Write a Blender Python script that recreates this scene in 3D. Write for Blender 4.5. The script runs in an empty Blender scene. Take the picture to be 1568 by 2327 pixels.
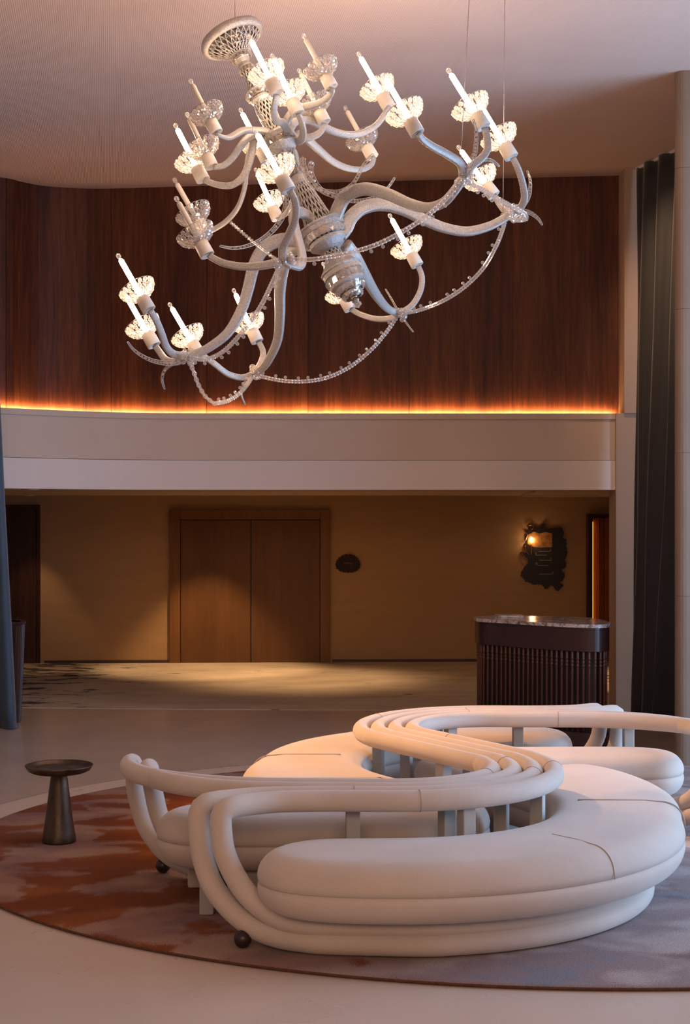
import bpy, bmesh, math, random
from mathutils import Vector, Matrix
from mathutils.geometry import tessellate_polygon
random.seed(7)
pi = math.pi
scn = bpy.context.scene
COL = scn.collection

# ------------------------------------------------------------------ camera
F, HY, EYE = 3500.0, 1170.0, 2.1          # focal length and horizon row (1568x2327 frame), eye height
cam_d = bpy.data.cameras.new('camera')
cam = bpy.data.objects.new('camera', cam_d); COL.objects.link(cam)
cam.location = (0, 0, EYE); cam.rotation_euler = (pi/2, 0, 0)
cam_d.sensor_fit = 'HORIZONTAL'; cam_d.sensor_width = 36.0
cam_d.lens = 36.0*F/1568.0
cam_d.shift_y = (HY-1163.5)/1568.0
cam_d.clip_end = 200
scn.camera = cam

# ------------------------------------------------------------------ world, exposure
w = bpy.data.worlds.new('world'); scn.world = w; w.use_nodes = True
w.node_tree.nodes['Background'].inputs[0].default_value = (.62, .64, .72, 1)
w.node_tree.nodes['Background'].inputs[1].default_value = .15
scn.view_settings.view_transform = 'Standard'
scn.view_settings.look = 'None'
scn.view_settings.gamma = 1
scn.view_settings.use_curve_mapping = False
scn.view_settings.exposure = 0.0
scn.cycles.use_denoising = True
scn.cycles.max_bounces = 7
scn.cycles.diffuse_bounces = 3
scn.cycles.transparent_max_bounces = 24
scn.cycles.caustics_reflective = False
scn.cycles.caustics_refractive = False
scn.cycles.sample_clamp_indirect = 4

def light(name, kind, loc, energy, color, rot=(0, 0, 0), **k):
    d = bpy.data.lights.new(name, kind); d.energy = energy; d.color = color
    for a, v in k.items(): setattr(d, a, v)
    o = bpy.data.objects.new(name, d); COL.objects.link(o)
    o.location = loc; o.rotation_euler = rot
    return o
WARM = (1.0, .66, .38)
# daylight standing in the window openings of the side wall; broad warm fill standing in for unseen chandeliers behind the camera
light('window_daylight_right', 'AREA', (6.45, 9.3, 2.2), 620, (.38, .63, 1.0), (0, pi/2, 0), shape='RECTANGLE', size=3.9, size_y=5.6)
light('lobby_lamps_behind', 'AREA', (0.0, -3.0, 4.4), 290, (1.0, .67, .47), (math.radians(62), 0, 0), shape='RECTANGLE', size=8.0, size_y=2.0)

# warm spot added high at the left, no fixture, for orange light on the far seat
light('ceiling_spot_left', 'SPOT', (-3.6, 12.6, 5.6), 3000, (1.0, .52, .22), (0, 0, 0), spot_size=.58, spot_blend=.9, shadow_soft_size=.08)
bpy.data.objects['ceiling_spot_left'].rotation_euler = (Vector((.25, 10.4, .5))-Vector((-3.6, 12.6, 5.6))).to_track_quat('-Z', 'Y').to_euler()

# ------------------------------------------------------------------ material helpers
def nt(name):
    m = bpy.data.materials.new(name); m.use_nodes = True
    return m, m.node_tree.nodes, m.node_tree.links, m.node_tree.nodes['Principled BSDF']
def coords(N, L, scale=(1, 1, 1), kind='Object', rot=(0, 0, 0)):
    tc = N.new('ShaderNodeTexCoord'); mp = N.new('ShaderNodeMapping')
    mp.inputs['Scale'].default_value = scale; mp.inputs['Rotation'].default_value = rot
    L.new(tc.outputs[kind], mp.inputs[0]); return mp.outputs[0]
def noise_n(N, L, vec, scale, detail=4, rough=.55, dist=0):
    n = N.new('ShaderNodeTexNoise'); n.inputs['Scale'].default_value = scale
    n.inputs['Detail'].default_value = detail; n.inputs['Roughness'].default_value = rough
    n.inputs['Distortion'].default_value = dist
    L.new(vec, n.inputs['Vector']); return n.outputs['Fac']
def ramp(N, L, fac, stops, interp='LINEAR'):
    r = N.new('ShaderNodeValToRGB'); r.color_ramp.interpolation = interp
    el = r.color_ramp.elements
    while len(el) < len(stops): el.new(.5)
    for e, (p, c) in zip(el, stops): e.position = p; e.color = (c[0], c[1], c[2], 1)
    L.new(fac, r.inputs[0]); return r.outputs[0]
def mix(N, L, fac, a, b, mode='MIX'):
    m = N.new('ShaderNodeMix'); m.data_type = 'RGBA'; m.blend_type = mode
    for s, v in ((m.inputs['Factor'], fac), (m.inputs[6], a), (m.inputs[7], b)):
        if isinstance(v, (int, float)): s.default_value = v
        elif isinstance(v, tuple): s.default_value = (v[0], v[1], v[2], 1)
        else: L.new(v, s)
    return m.outputs[2]
def math_n(N, L, op, a, b=None, clamp=False):
    m = N.new('ShaderNodeMath'); m.operation = op; m.use_clamp = clamp
    for s, v in ((m.inputs[0], a), (m.inputs[1], b)):
        if v is None: continue
        if isinstance(v, (int, float)): s.default_value = v
        else: L.new(v, s)
    return m.outputs[0]
def bump(N, L, B, h, strength=.2, dist=.01):
    b = N.new('ShaderNodeBump'); b.inputs['Strength'].default_value = strength
    b.inputs['Distance'].default_value = dist
    L.new(h, b.inputs['Height']); L.new(b.outputs[0], B.inputs['Normal'])
def simple(name, c, rough=.6, metal=0.0, var=.12, scale=8, bstr=0.0, bscale=60, sscale=(1, 1, 1), sheen=0):
    m, N, L, B = nt(name)
    v = coords(N, L, sscale)
    n = noise_n(N, L, v, scale)
    lo = tuple(x*(1-var) for x in c); hi = tuple(min(1, x*(1+var)) for x in c)
    L.new(ramp(N, L, n, [(.3, lo), (.7, hi)]), B.inputs['Base Color'])
    B.inputs['Roughness'].default_value = rough; B.inputs['Metallic'].default_value = metal
    if sheen: B.inputs['Sheen Weight'].default_value = sheen
    if bstr: bump(N, L, B, noise_n(N, L, v, bscale, 3), bstr, .004)
    return m
def emissive(name, c, s):
    m, N, L, B = nt(name)
    B.inputs['Base Color'].default_value = (c[0], c[1], c[2], 1)
    B.inputs['Emission Color'].default_value = (c[0], c[1], c[2], 1)
    B.inputs['Emission Strength'].default_value = s
    return m

def wood(name, dark, mid, light_, rough=.38, grain=1.0, coat=0.0):
    m, N, L, B = nt(name)
    oi = N.new('ShaderNodeObjectInfo')
    tc = N.new('ShaderNodeTexCoord'); mp = N.new('ShaderNodeMapping')
    mp.inputs['Scale'].default_value = (grain, grain, .06*grain)
    L.new(tc.outputs['Object'], mp.inputs[0])
    cmb = N.new('ShaderNodeCombineXYZ')
    L.new(math_n(N, L, 'MULTIPLY', oi.outputs['Random'], 37.0), cmb.inputs[0])
    L.new(math_n(N, L, 'MULTIPLY', oi.outputs['Random'], 11.0), cmb.inputs[2])
    L.new(cmb.outputs[0], mp.inputs['Location'])
    v = mp.outputs[0]
    a = noise_n(N, L, v, 3.0, 4, .6, .6); b = noise_n(N, L, v, 26, 5, .65, .3); c = noise_n(N, L, v, 110, 2, .5)
    s = math_n(N, L, 'ADD', math_n(N, L, 'MULTIPLY', a, .45), math_n(N, L, 'MULTIPLY', b, .4))
    s = math_n(N, L, 'ADD', s, math_n(N, L, 'MULTIPLY', c, .15))
    col = ramp(N, L, s, [(.36, dark), (.5, mid), (.64, light_)])
    L.new(col, B.inputs['Base Color']); B.inputs['Roughness'].default_value = rough; B.inputs['Specular IOR Level'].default_value = .3
    bump(N, L, B, b, .15, .003)
    return m

M = {}
M['wood_panel'] = wood('wood_panel', (.024, .0045, .0012), (.082, .019, .0050), (.15, .043, .0125), .55, 1.0)
M['wood_dark'] = wood('wood_dark', (.020, .006, .004), (.045, .014, .008), (.075, .026, .014), .4, 1.0)
M['wood_amber'] = wood('wood_amber', (.16, .035, .008), (.30, .075, .018), (.42, .13, .035), .35, 1.4)
M['desk_paint'] = simple('desk_paint', (.036, .011, .010), .34, 0, .1)
M['spindle'] = simple('spindle', (.085, .024, .014), .34, 0, .1)
M['door_wood'] = wood('door_wood', (.112, .047, .014), (.136, .058, .018), (.16, .071, .023), .5, .8)
M['frame_wood'] = wood('frame_wood', (.15, .062, .018), (.19, .082, .025), (.23, .10, .034), .5, .8)
M['plaster'] = simple('plaster', (.60, .475, .395), .75, 0, .03, 1.5, .05, 120)
M['plaster_warm'] = simple('plaster_warm', (.41, .275, .19), .75, 0, .03, 1.5, .05, 120)
M['plaster_light'] = simple('plaster_light', (.74, .64, .60), .75, 0, .025, 1.2, .04, 120)
M['soffit'] = simple('soffit', (.52, .38, .25), .8, 0, .03, 1.5)
M['linen'] = simple('linen', (.42, .255, .13), .85, 0, .05, 2.0, .15, 160, (1, 1, 6))
M['baseboard'] = simple('baseboard', (.05, .025, .02), .4)
M['black'] = simple('black', (.012, .010, .010), .5)

# ceiling: fine woven acoustic ribs
m, N, L, B = nt('ceiling'); v = coords(N, L)
n = noise_n(N, L, v, 1.2, 3)
wv = N.new('ShaderNodeTexWave'); wv.bands_direction = 'X'; wv.inputs['Scale'].default_value = 20.0
wv.inputs['Distortion'].default_value = .3; wv.inputs['Detail Scale'].default_value = 2
L.new(coords(N, L, (1, 1, 1), 'Object', (0, 0, -.152)), wv.inputs[0])
L.new(mix(N, L, .06, ramp(N, L, n, [(.3, (.69, .51, .43)), (.7, (.73, .545, .465))]), wv.outputs['Color'], 'MULTIPLY'), B.inputs['Base Color'])
B.inputs['Roughness'].default_value = .8
bump(N, L, B, wv.outputs['Fac'], .25, .006)
M['ceiling'] = m

# terrazzo floors
def terrazzo(name, base, rough):
    m, N, L, B = nt(name); v = coords(N, L)
    vo = N.new('ShaderNodeTexVoronoi'); vo.inputs['Scale'].default_value = 130; L.new(v, vo.inputs['Vector'])
    big = noise_n(N, L, v, .7, 3); fine = noise_n(N, L, v, 150, 3, .7)
    c = ramp(N, L, big, [(.3, tuple(x*.94 for x in base)), (.7, tuple(min(1, x*1.05) for x in base))])
    chips = ramp(N, L, vo.outputs['Color'], [(.0, (.90, .88, .87)), (.3, (.95, .94, .93)), (.9, (1.0, 1.0, 1.0)), (1, (1.1, 1.08, 1.06))])
    c = mix(N, L, .28, c, chips, 'MULTIPLY')
    c = mix(N, L, .25, c, ramp(N, L, fine, [(.35, (.5, .5, .5)), (.6, (1, 1, 1))]), "MULTIPLY")
    L.new(c, B.inputs['Base Color']); B.inputs['Roughness'].default_value = rough
    B.inputs['Specular IOR Level'].default_value = .55
    L.new(ramp(N, L, noise_n(N, L, v, 3, 4), [(.3, (rough*.85,)*3), (.7, (rough*1.15,)*3)]), B.inputs['Roughness'])
    return m
M['terrazzo'] = terrazzo('terrazzo', (.56, .44, .36), .22)
M['terrazzo_ring'] = terrazzo('terrazzo_ring', (.62, .50, .43), .34)
M['terrazzo_light'] = terrazzo('terrazzo_light', (.70, .555, .455), .30)

# stone pillar
m, N, L, B = nt('travertine'); v = coords(N, L, (1, 1, .5))
a = noise_n(N, L, v, 2.2, 6, .6, .4); b = noise_n(N, L, coords(N, L, (6, 6, .5)), 3, 5)
L.new(mix(N, L, .35, ramp(N, L, a, [(.3, (.20, .130, .085)), (.7, (.25, .170, .117))]), ramp(N, L, b, [(.3, (.185, .12, .08)), (.7, (.265, .185, .13))])), B.inputs['Base Color'])
B.inputs['Roughness'].default_value = .6; bump(N, L, B, b, .1, .003); M['travertine'] = m

# brushed boucle upholstery
m, N, L, B = nt('upholstery'); v = coords(N, L)
a = noise_n(N, L, v, 3, 3); b = noise_n(N, L, v, 190, 4, .7)
c = ramp(N, L, a, [(.3, (.60, .50, .425)), (.7, (.66, .555, .475))])
c = mix(N, L, .35, c, ramp(N, L, b, [(.3, (.72, .71, .70)), (.65, (1, 1, 1))]), 'MULTIPLY')
L.new(c, B.inputs['Base Color']); B.inputs['Roughness'].default_value = .85
B.inputs['Sheen Weight'].default_value = .35; B.inputs['Sheen Roughness'].default_value = .45
B.inputs['Specular IOR Level'].default_value = .2
bump(N, L, B, b, .22, .004); M['upholstery'] = m
M['post_paint'] = simple('post_paint', (.50, .47, .43), .55, 0, .04, 12, .05, 90)
M['seam'] = simple('seam', (.42, .34, .29), .9)

# area rug
m, N, L, B = nt('rug'); v = coords(N, L)
sep = N.new('ShaderNodeSeparateXYZ'); L.new(v, sep.inputs[0])
fib = noise_n(N, L, coords(N, L, (70, 26, 70)), 3, 4, .7)
vd = N.new('ShaderNodeVectorMath'); vd.operation = 'ADD'
fz = N.new('ShaderNodeCombineXYZ')
L.new(math_n(N, L, 'MULTIPLY', math_n(N, L, 'SUBTRACT', fib, .5), .30), fz.inputs[1])
L.new(v, vd.inputs[0]); L.new(fz.outputs[0], vd.inputs[1])
mp = N.new('ShaderNodeMapping'); mp.inputs['Scale'].default_value = (.75, 1.25, 1); mp.inputs['Location'].default_value = (3.1, 8.4, 0)
L.new(vd.outputs[0], mp.inputs[0])
p1 = noise_n(N, L, mp.outputs[0], 1.9, 4, .55, .5)
mp2 = N.new('ShaderNodeMapping'); mp2.inputs['Scale'].default_value = (.9, 1.5, 1); mp2.inputs['Location'].default_value = (9.3, 2.2, 0)
L.new(vd.outputs[0], mp2.inputs[0])
p2 = noise_n(N, L, mp2.outputs[0], 1.6, 3, .55, .3)
leftness = ramp(N, L, math_n(N, L, 'MULTIPLY_ADD', sep.outputs[0], -.33, ), [(0, (0, 0, 0)), (1, (1, 1, 1))])
lf = N.new('ShaderNodeMapRange'); lf.inputs['From Min'].default_value = .1; lf.inputs['From Max'].default_value = -2.4
L.new(sep.outputs[0], lf.inputs['Value'])
LF = lf.outputs[0]
base = mix(N, L, LF, (.47, .385, .36), (.37, .215, .145))
base = mix(N, L, ramp(N, L, p2, [(.40, (0, 0, 0)), (.50, (1, 1, 1))]), base, mix(N, L, LF, (.32, .235, .23), (.29, .145, .11)))
base = mix(N, L, ramp(N, L, p2, [(.56, (0, 0, 0)), (.62, (1, 1, 1))]), base, mix(N, L, LF, (.24, .245, .285), (.22, .11, .095)))
spot = ramp(N, L, p1, [(.61, (0, 0, 0)), (.66, (1, 1, 1))])
base = mix(N, L, math_n(N, L, 'MULTIPLY', spot, .75), base, (.21, .11, .105))
thr = math_n(N, L, 'SUBTRACT', p1, math_n(N, L, 'MULTIPLY', math_n(N, L, 'SUBTRACT', 1.0, LF), .30))
rust = ramp(N, L, thr, [(.465, (0, 0, 0)), (.49, (1, 1, 1))])
base = mix(N, L, rust, base, mix(N, L, ramp(N, L, p2, [(.35, (0, 0, 0)), (.5, (1, 1, 1))]), (.28, .080, .014), (.19, .043, .005)))
base = mix(N, L, .5, base, ramp(N, L, noise_n(N, L, v, 130, 3, .7), [(.36, (.42, .40, .40)), (.6, (1.05, 1.05, 1.05))]), 'MULTIPLY')
L.new(base, B.inputs['Base Color']); B.inputs['Roughness'].default_value = .95
B.inputs['Sheen Weight'].default_value = .05; B.inputs['Specular IOR Level'].default_value = .1
bump(N, L, B, noise_n(N, L, v, 110, 4, .7), .5, .008); M['rug'] = m
M['rug_edge'] = simple('rug_edge', (.16, .075, .045), .95, 0, .3, 60, .4, 150)

# hallway carpet with dark brush strokes
m, N, L, B = nt('hall_carpet'); v = coords(N, L)
sep = N.new('ShaderNodeSeparateXYZ'); L.new(v, sep.inputs[0])
st = noise_n(N, L, coords(N, L, (1.4, 3.4, 1)), 1.5, 5, .6, .4)
bl = noise_n(N, L, coords(N, L, (.6, .9, 1)), 1.1, 2)
mr = N.new('ShaderNodeMapRange'); mr.inputs['From Min'].default_value = -2.2; mr.inputs['From Max'].default_value = -4.0
L.new(sep.outputs[0], mr.inputs['Value'])
mr2 = N.new('ShaderNodeMapRange'); mr2.inputs['From Min'].default_value = 2.6; mr2.inputs['From Max'].default_value = 3.6
L.new(sep.outputs[0], mr2.inputs['Value'])
side = math_n(N, L, 'MAXIMUM', mr.outputs[0], mr2.outputs[0])
s = math_n(N, L, 'ADD', st, math_n(N, L, 'MULTIPLY', side, .20))
s = math_n(N, L, 'ADD', s, math_n(N, L, 'MULTIPLY', bl, .10))
cb = ramp(N, L, noise_n(N, L, coords(N, L, (1, 1.6, 1)), 1.4, 4), [(.3, (.40, .32, .25)), (.7, (.56, .46, .36))])
c = mix(N, L, ramp(N, L, s, [(.72, (0, 0, 0)), (.77, (1, 1, 1))]), cb, (.045, .04, .05))
L.new(c, B.inputs['Base Color']); B.inputs['Roughness'].default_value = .95
bump(N, L, B, noise_n(N, L, v, 90, 3), .3, .006); M['hall_carpet'] = m

def drape(name, c):
    m, N, L, B = nt(name); v = coords(N, L, (1, 1, .15))
    L.new(ramp(N, L, noise_n(N, L, v, 14, 4), [(.3, tuple(x*.85 for x in c)), (.7, tuple(x*1.15 for x in c))]), B.inputs['Base Color'])
    B.inputs['Roughness'].default_value = .7; B.inputs['Sheen Weight'].default_value = .3
    bump(N, L, B, noise_n(N, L, coords(N, L), 220, 2), .12, .003); return m
M['drape'] = drape('drape', (.014, .013, .017))
M['drape_blue'] = drape('drape_blue', (.040, .070, .110))

# marble
m, N, L, B = nt('marble'); v = coords(N, L)
a = noise_n(N, L, v, 5, 8, .65, 2.2); b = noise_n(N, L, v, 22, 5, .6, 1.0)
c = ramp(N, L, a, [(.34, (.05, .03, .03)), (.46, (.22, .13, .11)), (.52, (.62, .55, .52)), (.6, (.30, .20, .17)), (.72, (.08, .05, .045))])
L.new(mix(N, L, .3, c, ramp(N, L, b, [(.4, (.1, .08, .07)), (.6, (.7, .66, .64))])), B.inputs['Base Color'])
B.inputs['Roughness'].default_value = .15; M['marble'] = m

# patinated metal table
m, N, L, B = nt('patina'); v = coords(N, L, (1, 1, .35))
a = noise_n(N, L, v, 9, 6, .65, .4)
L.new(ramp(N, L, a, [(.3, (.045, .030, .018)), (.55, (.10, .072, .05)), (.75, (.17, .14, .115))]), B.inputs['Base Color'])
B.inputs['Metallic'].default_value = .75
L.new(ramp(N, L, noise_n(N, L, v, 20, 4), [(.3, (.32,)*3), (.7, (.5,)*3)]), B.inputs['Roughness'])
bump(N, L, B, noise_n(N, L, coords(N, L), 16, 4), .2, .004); M['patina'] = m

# chandelier materials: glass-beaded thread winding, crystals, candles
m, N, L, B = nt('beaded_thread'); v = coords(N, L)
vo = N.new('ShaderNodeTexVoronoi'); vo.inputs['Scale'].default_value = 230; L.new(v, vo.inputs['Vector'])
a = noise_n(N, L, v, 90, 4, .75)
c = mix(N, L, .5, ramp(N, L, a, [(.35, (.26, .235, .22)), (.65, (.60, .56, .53))]), ramp(N, L, vo.outputs['Distance'], [(0, (.80, .77, .74)), (.6, (.26, .24, .225))]))
L.new(c, B.inputs['Base Color']); B.inputs['Roughness'].default_value = .34; B.inputs['Metallic'].default_value = .35
bump(N, L, B, vo.outputs['Distance'], .6, .003); M['thread'] = m
# wound arms: same thread, ribbed across the arm (UV u runs along it)
m, N, L, B = nt('wound_thread')
uv = N.new('ShaderNodeTexCoord')
wv = N.new('ShaderNodeTexWave'); wv.bands_direction = 'X'; wv.inputs['Scale'].default_value = 62; wv.inputs['Distortion'].default_value = 1.0
wv.inputs['Detail'].default_value = 3; wv.inputs['Detail Scale'].default_value = 3
L.new(uv.outputs['UV'], wv.inputs[0])
a = noise_n(N, L, coords(N, L), 120, 3, .8)
c = mix(N, L, .6, ramp(N, L, wv.outputs['Fac'], [(.2, (.22, .20, .19)), (.7, (.58, .545, .52))]), ramp(N, L, a, [(.35, (.28, .26, .25)), (.65, (.66, .63, .60))]))
L.new(c, B.inputs['Base Color']); B.inputs['Roughness'].default_value = .36; B.inputs['Metallic'].default_value = .35
bump(N, L, B, wv.outputs['Fac'], .3, .003); M['wound'] = m
m, N, L, B = nt('crystal')
B.inputs['Base Color'].default_value = (.93, .90, .86, 1); B.inputs['Roughness'].default_value = .06
B.inputs['Metallic'].default_value = .7
tr = N.new('ShaderNodeBsdfTransparent'); tl = N.new('ShaderNodeBsdfTranslucent'); tl.inputs[0].default_value = (1, .95, .88, 1)
tr.inputs[0].default_value = (.97, .95, .93, 1)
fr = N.new('ShaderNodeLayerWeight'); fr.inputs[0].default_value = .45
a1 = N.new('ShaderNodeMixShader'); a1.inputs[0].default_value = .30
L.new(B.outputs[0], a1.inputs[1]); L.new(tl.outputs[0], a1.inputs[2])
a2 = N.new('ShaderNodeMixShader'); L.new(math_n(N, L, 'MULTIPLY_ADD', fr.outputs['Facing'], .65, ), a2.inputs[0])
L.new(tr.outputs[0], a2.inputs[1]); L.new(a1.outputs[0], a2.inputs[2])
for nd in N:
    if nd.type == 'MATH': nd.inputs[2].default_value = .20
L.new(a2.outputs[0], N['Material Output'].inputs[0]); M['crystal'] = m
M['wire'] = simple('wire', (.35, .31, .28), .3, .9)
M['backing'] = simple('backing', (.16, .12, .09), .25, .85)
M['cable'] = simple('cable', (.42, .33, .29), .4, .5)
M['socket'] = simple('socket', (.68, .61, .53), .5, 0, .05, 30, .2, 200)
M['candle_off'] = simple('candle_off', (.66, .58, .50), .4, 0, .03)
M['candle_lit'] = emissive('candle_lit', (1.0, .84, .62), 22)
M['mirror'] = simple('mirror', (.75, .72, .68), .06, 1.0, .03)
M['foot'] = simple('foot', (.028, .014, .015), .35)
M['led'] = emissive('led', (1.0, .55, .22), 750)
M['led_soft'] = emissive('led_soft', (1.0, .42, .12), 2.6)
M['lamp_glow'] = emissive('lamp_glow', (1.0, .85, .6), 30)  # downlight lens, and the added glint bulb on the directory sign
M['plaque'] = simple('plaque', (.016, .003, .002), .7)
M['letter'] = simple('letter', (.16, .11, .09), .5)
M['sign_dark'] = simple('sign_dark', (.012, .006, .006), .35)
M['sign_brass'] = simple('sign_brass', (.50, .24, .08), .25, .9)
m, N, L, B = nt('sign_backlit'); v = coords(N, L)
g = noise_n(N, L, v, 6, 4, .6, .8)
B.inputs['Base Color'].default_value = (.3, .12, .04, 1)
L.new(ramp(N, L, g, [(.3, (.25, .07, .015)), (.5, (.7, .28, .08)), (.7, (1, .62, .28))]), B.inputs['Emission Color'])
B.inputs['Emission Strength'].default_value = .75; M['sign_glow'] = m  # unused; reflected glow of the sign top put into emission
M['sign_backlit'] = simple('sign_backlit', (.55, .25, .08), .32, .85, .5, 14)  # brass of the sign top, no light behind it
M['sign_text'] = simple('sign_text', (.45, .34, .30), .5)

# ------------------------------------------------------------------ mesh helpers
def at(px, py, Y):
    return Vector(((px-784)/F*Y, Y, EYE+(HY-py)/F*Y))
def link(name, me, mat, parent=None, loc=None):
    o = bpy.data.objects.new(name, me); COL.objects.link(o)
    if mat and not me.materials: me.materials.append(M[mat])
    if parent: o.parent = parent
    if loc is not None: o.location = loc
    return o
def from_bm(name, bm, mat, parent=None, smooth=True, off=None, recalc=True):
    if off is not None: bmesh.ops.translate(bm, vec=-Vector(off), verts=bm.verts)
    if recalc: bmesh.ops.recalc_face_normals(bm, faces=bm.faces)
    me = bpy.data.meshes.new(name); bm.to_mesh(me); bm.free()
    if smooth:
        for p in me.polygons: p.use_smooth = True
    return link(name, me, mat, parent)
def empty(name, loc, label=None, cat=None, group=None):
    o = bpy.data.objects.new(name, None); COL.objects.link(o); o.location = loc
    o.empty_display_size = .1
    if label: o['label'] = label; o['category'] = cat
    if group: o['group'] = group
    return o
def tag(o, label, cat, group=None):
    o['label'] = label; o['category'] = cat
    if group: o['group'] = group
    return o
def struct(o): o['kind'] = 'structure'; return o
def box(bm, x0, x1, y0, y1, z0, z1, bev=0):
    r = bmesh.ops.create_cube(bm, size=1)
    vs = r['verts']
    for v in vs: v.co = Vector(((x0+x1)/2+v.co.x*(x1-x0), (y0+y1)/2+v.co.y*(y1-y0), (z0+z1)/2+v.co.z*(z1-z0)))
    if bev:
        es = list({e for v in vs for e in v.link_edges})
        bmesh.ops.bevel(bm, geom=es, offset=bev, segments=2, affect='EDGES', profile=.5)
def catmull(P, n=8, closed=False):
    P = [Vector(p) for p in P]; out = []
    k = len(P); rng = k if closed else k-1
    for i in range(rng):
        if closed: a, b, c, d = P[(i-1) % k], P[i], P[(i+1) % k], P[(i+2) % k]
        else: a, b, c, d = P[max(i-1, 0)], P[i], P[i+1], P[min(i+2, k-1)]
        for j in range(n):
            t = j/n
            out.append(.5*((2*b)+(c-a)*t+(2*a-5*b+4*c-d)*t*t+(3*b-a-3*c+d)*t**3))
    if not closed: out.append(P[-1])
    return out
def resample(P, step):
    Ls = [0]
    for a, b in zip(P, P[1:]): Ls.append(Ls[-1]+(b-a).length)
    n = max(2, int(Ls[-1]/step)); out = []; i = 0
    for k in range(n+1):
        s = Ls[-1]*k/n
        while i < len(P)-2 and Ls[i+1] < s: i += 1
        d = Ls[i+1]-Ls[i]
        out.append(P[i].lerp(P[i+1], 0 if d < 1e-9 else min(1, (s-Ls[i])/d)))
    return out
def frames(P):
    T = []
    for i in range(len(P)):
        t = P[min(i+1, len(P)-1)]-P[max(i-1, 0)]
        T.append(t.normalized() if t.length > 1e-9 else Vector((0, 0, 1)))
    up = Vector((0, 0, 1)) if abs(T[0].z) < .9 else Vector((1, 0, 0))
    n = (up-T[0]*up.dot(T[0])).normalized(); Fm = []
    for i, t in enumerate(T):
        if i:
            q = T[i-1].rotation_difference(t); n = (q @ n); n = (n-t*n.dot(t)).normalized()
        Fm.append((t, n, t.cross(n)))
    return Fm
def tube(bm, P, r, seg=12, flat=1.0, caps=True, uvlen=True, roundcap=False):
    """r: number or function of 0..1"""
    P = [Vector(p) for p in P]
    rf = r if callable(r) else (lambda t: r)
    Fm = frames(P); rings = []; k = len(P)
    uvl = bm.loops.layers.uv.verify() if uvlen else None
    Ls = [0]
    for a, b in zip(P, P[1:]): Ls.append(Ls[-1]+(b-a).length)
    for i, p in enumerate(P):
        t, n, b = Fm[i]; rr = rf(Ls[i]/Ls[-1] if Ls[-1] else 0)
        rings.append([bm.verts.new(p+n*math.cos(2*pi*j/seg)*rr+b*math.sin(2*pi*j/seg)*rr*flat) for j in range(seg)])
    for i in range(k-1):
        for j in range(seg):
            f = bm.faces.new((rings[i][j], rings[i][(j+1) % seg], rings[i+1][(j+1) % seg], rings[i+1][j]))
            if uvl:
                for lp, u, v in zip(f.loops, (Ls[i], Ls[i], Ls[i+1], Ls[i+1]), (j/seg, (j+1)/seg, (j+1)/seg, j/seg)): lp[uvl].uv = (u, v)
    if caps:
        for ring, sgn, idx in ((rings[0], -1, 0), (rings[-1], 1, -1)):
            t, n, b = Fm[idx]; p = P[idx]; rr = rf(0 if idx == 0 else 1)
            last = ring
            if roundcap:
                for q in (.5, .85):
                    new = [bm.verts.new(p+t*sgn*rr*.8*q+(v.co-p)*math.sqrt(max(0, 1-q*q))) for v in ring]
                    for j in range(seg): bm.faces.new((last[j], last[(j+1) % seg], new[(j+1) % seg], new[j]))
                    last = new
            bm.faces.new(last)
def lathe(bm, prof, seg=32, mat=Matrix.Identity(4), close=True):
    rings = []
    for r, z in prof:
        rings.append([bm.verts.new(mat @ Vector((r*math.cos(2*pi*j/seg), r*math.sin(2*pi*j/seg), z))) for j in range(seg)])
    for a, b in zip(rings, rings[1:]):
        for j in range(seg): bm.faces.new((a[j], a[(j+1) % seg], b[(j+1) % seg], b[j]))
    if close:
        bm.faces.new(rings[0]); bm.faces.new(rings[-1])
def gem(bm, c, ax, r, h, rnd=None):
    """faceted crystal: six sided bipyramid with girdle"""
    ax = Vector(ax).normalized(); u = ax.orthogonal().normalized(); v = ax.cross(u); n = 6
    a = random.random()*pi
    g1 = [bm.verts.new(c+u*math.cos(a+2*pi*j/n)*r+v*math.sin(a+2*pi*j/n)*r+ax*h*.18) for j in range(n)]
    g2 = [bm.verts.new(c+u*math.cos(a+2*pi*j/n)*r+v*math.sin(a+2*pi*j/n)*r-ax*h*.18) for j in range(n)]
    t = bm.verts.new(c+ax*h*.5); b = bm.verts.new(c-ax*h*.5)
    for j in range(n):
        k = (j+1) % n
        bm.faces.new((g1[j], g1[k], t)); bm.faces.new((g2[k], g2[j], b)); bm.faces.new((g2[j], g2[k], g1[k], g1[j]))
def ball(bm, c, r, seg=8):
    m4 = Matrix.Translation(c)
    bmesh.ops.create_uvsphere(bm, u_segments=seg, v_segments=max(4, seg//2+1), radius=r, matrix=m4)
def prism(bm, outline, z0, z1):
    a = [bm.verts.new((x, y, z0)) for x, y in outline]; b = [bm.verts.new((x, y, z1)) for x, y in outline]
    n = len(a)
    for i in range(n): bm.faces.new((a[i], a[(i+1) % n], b[(i+1) % n], b[i]))
    bm.faces.new(a); bm.faces.new(b)
def strip(bm, path, z0, z1, th=0.0):
    """vertical wall along a plan path, given thickness towards +normal"""
    P = [Vector((p[0], p[1], 0)) for p in path]
    Nn = []
    for i in range(len(P)):
        t = (P[min(i+1, len(P)-1)]-P[max(i-1, 0)]).normalized(); Nn.append(Vector((-t.y, t.x, 0)))
    Q = [p+n*th for p, n in zip(P, Nn)]
    prism(bm, [(p.x, p.y) for p in P]+[(q.x, q.y) for q in reversed(Q)], z0, z1)

# ================================================================== THE ROOM
ZC = 5.81                                  # high ceiling
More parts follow.
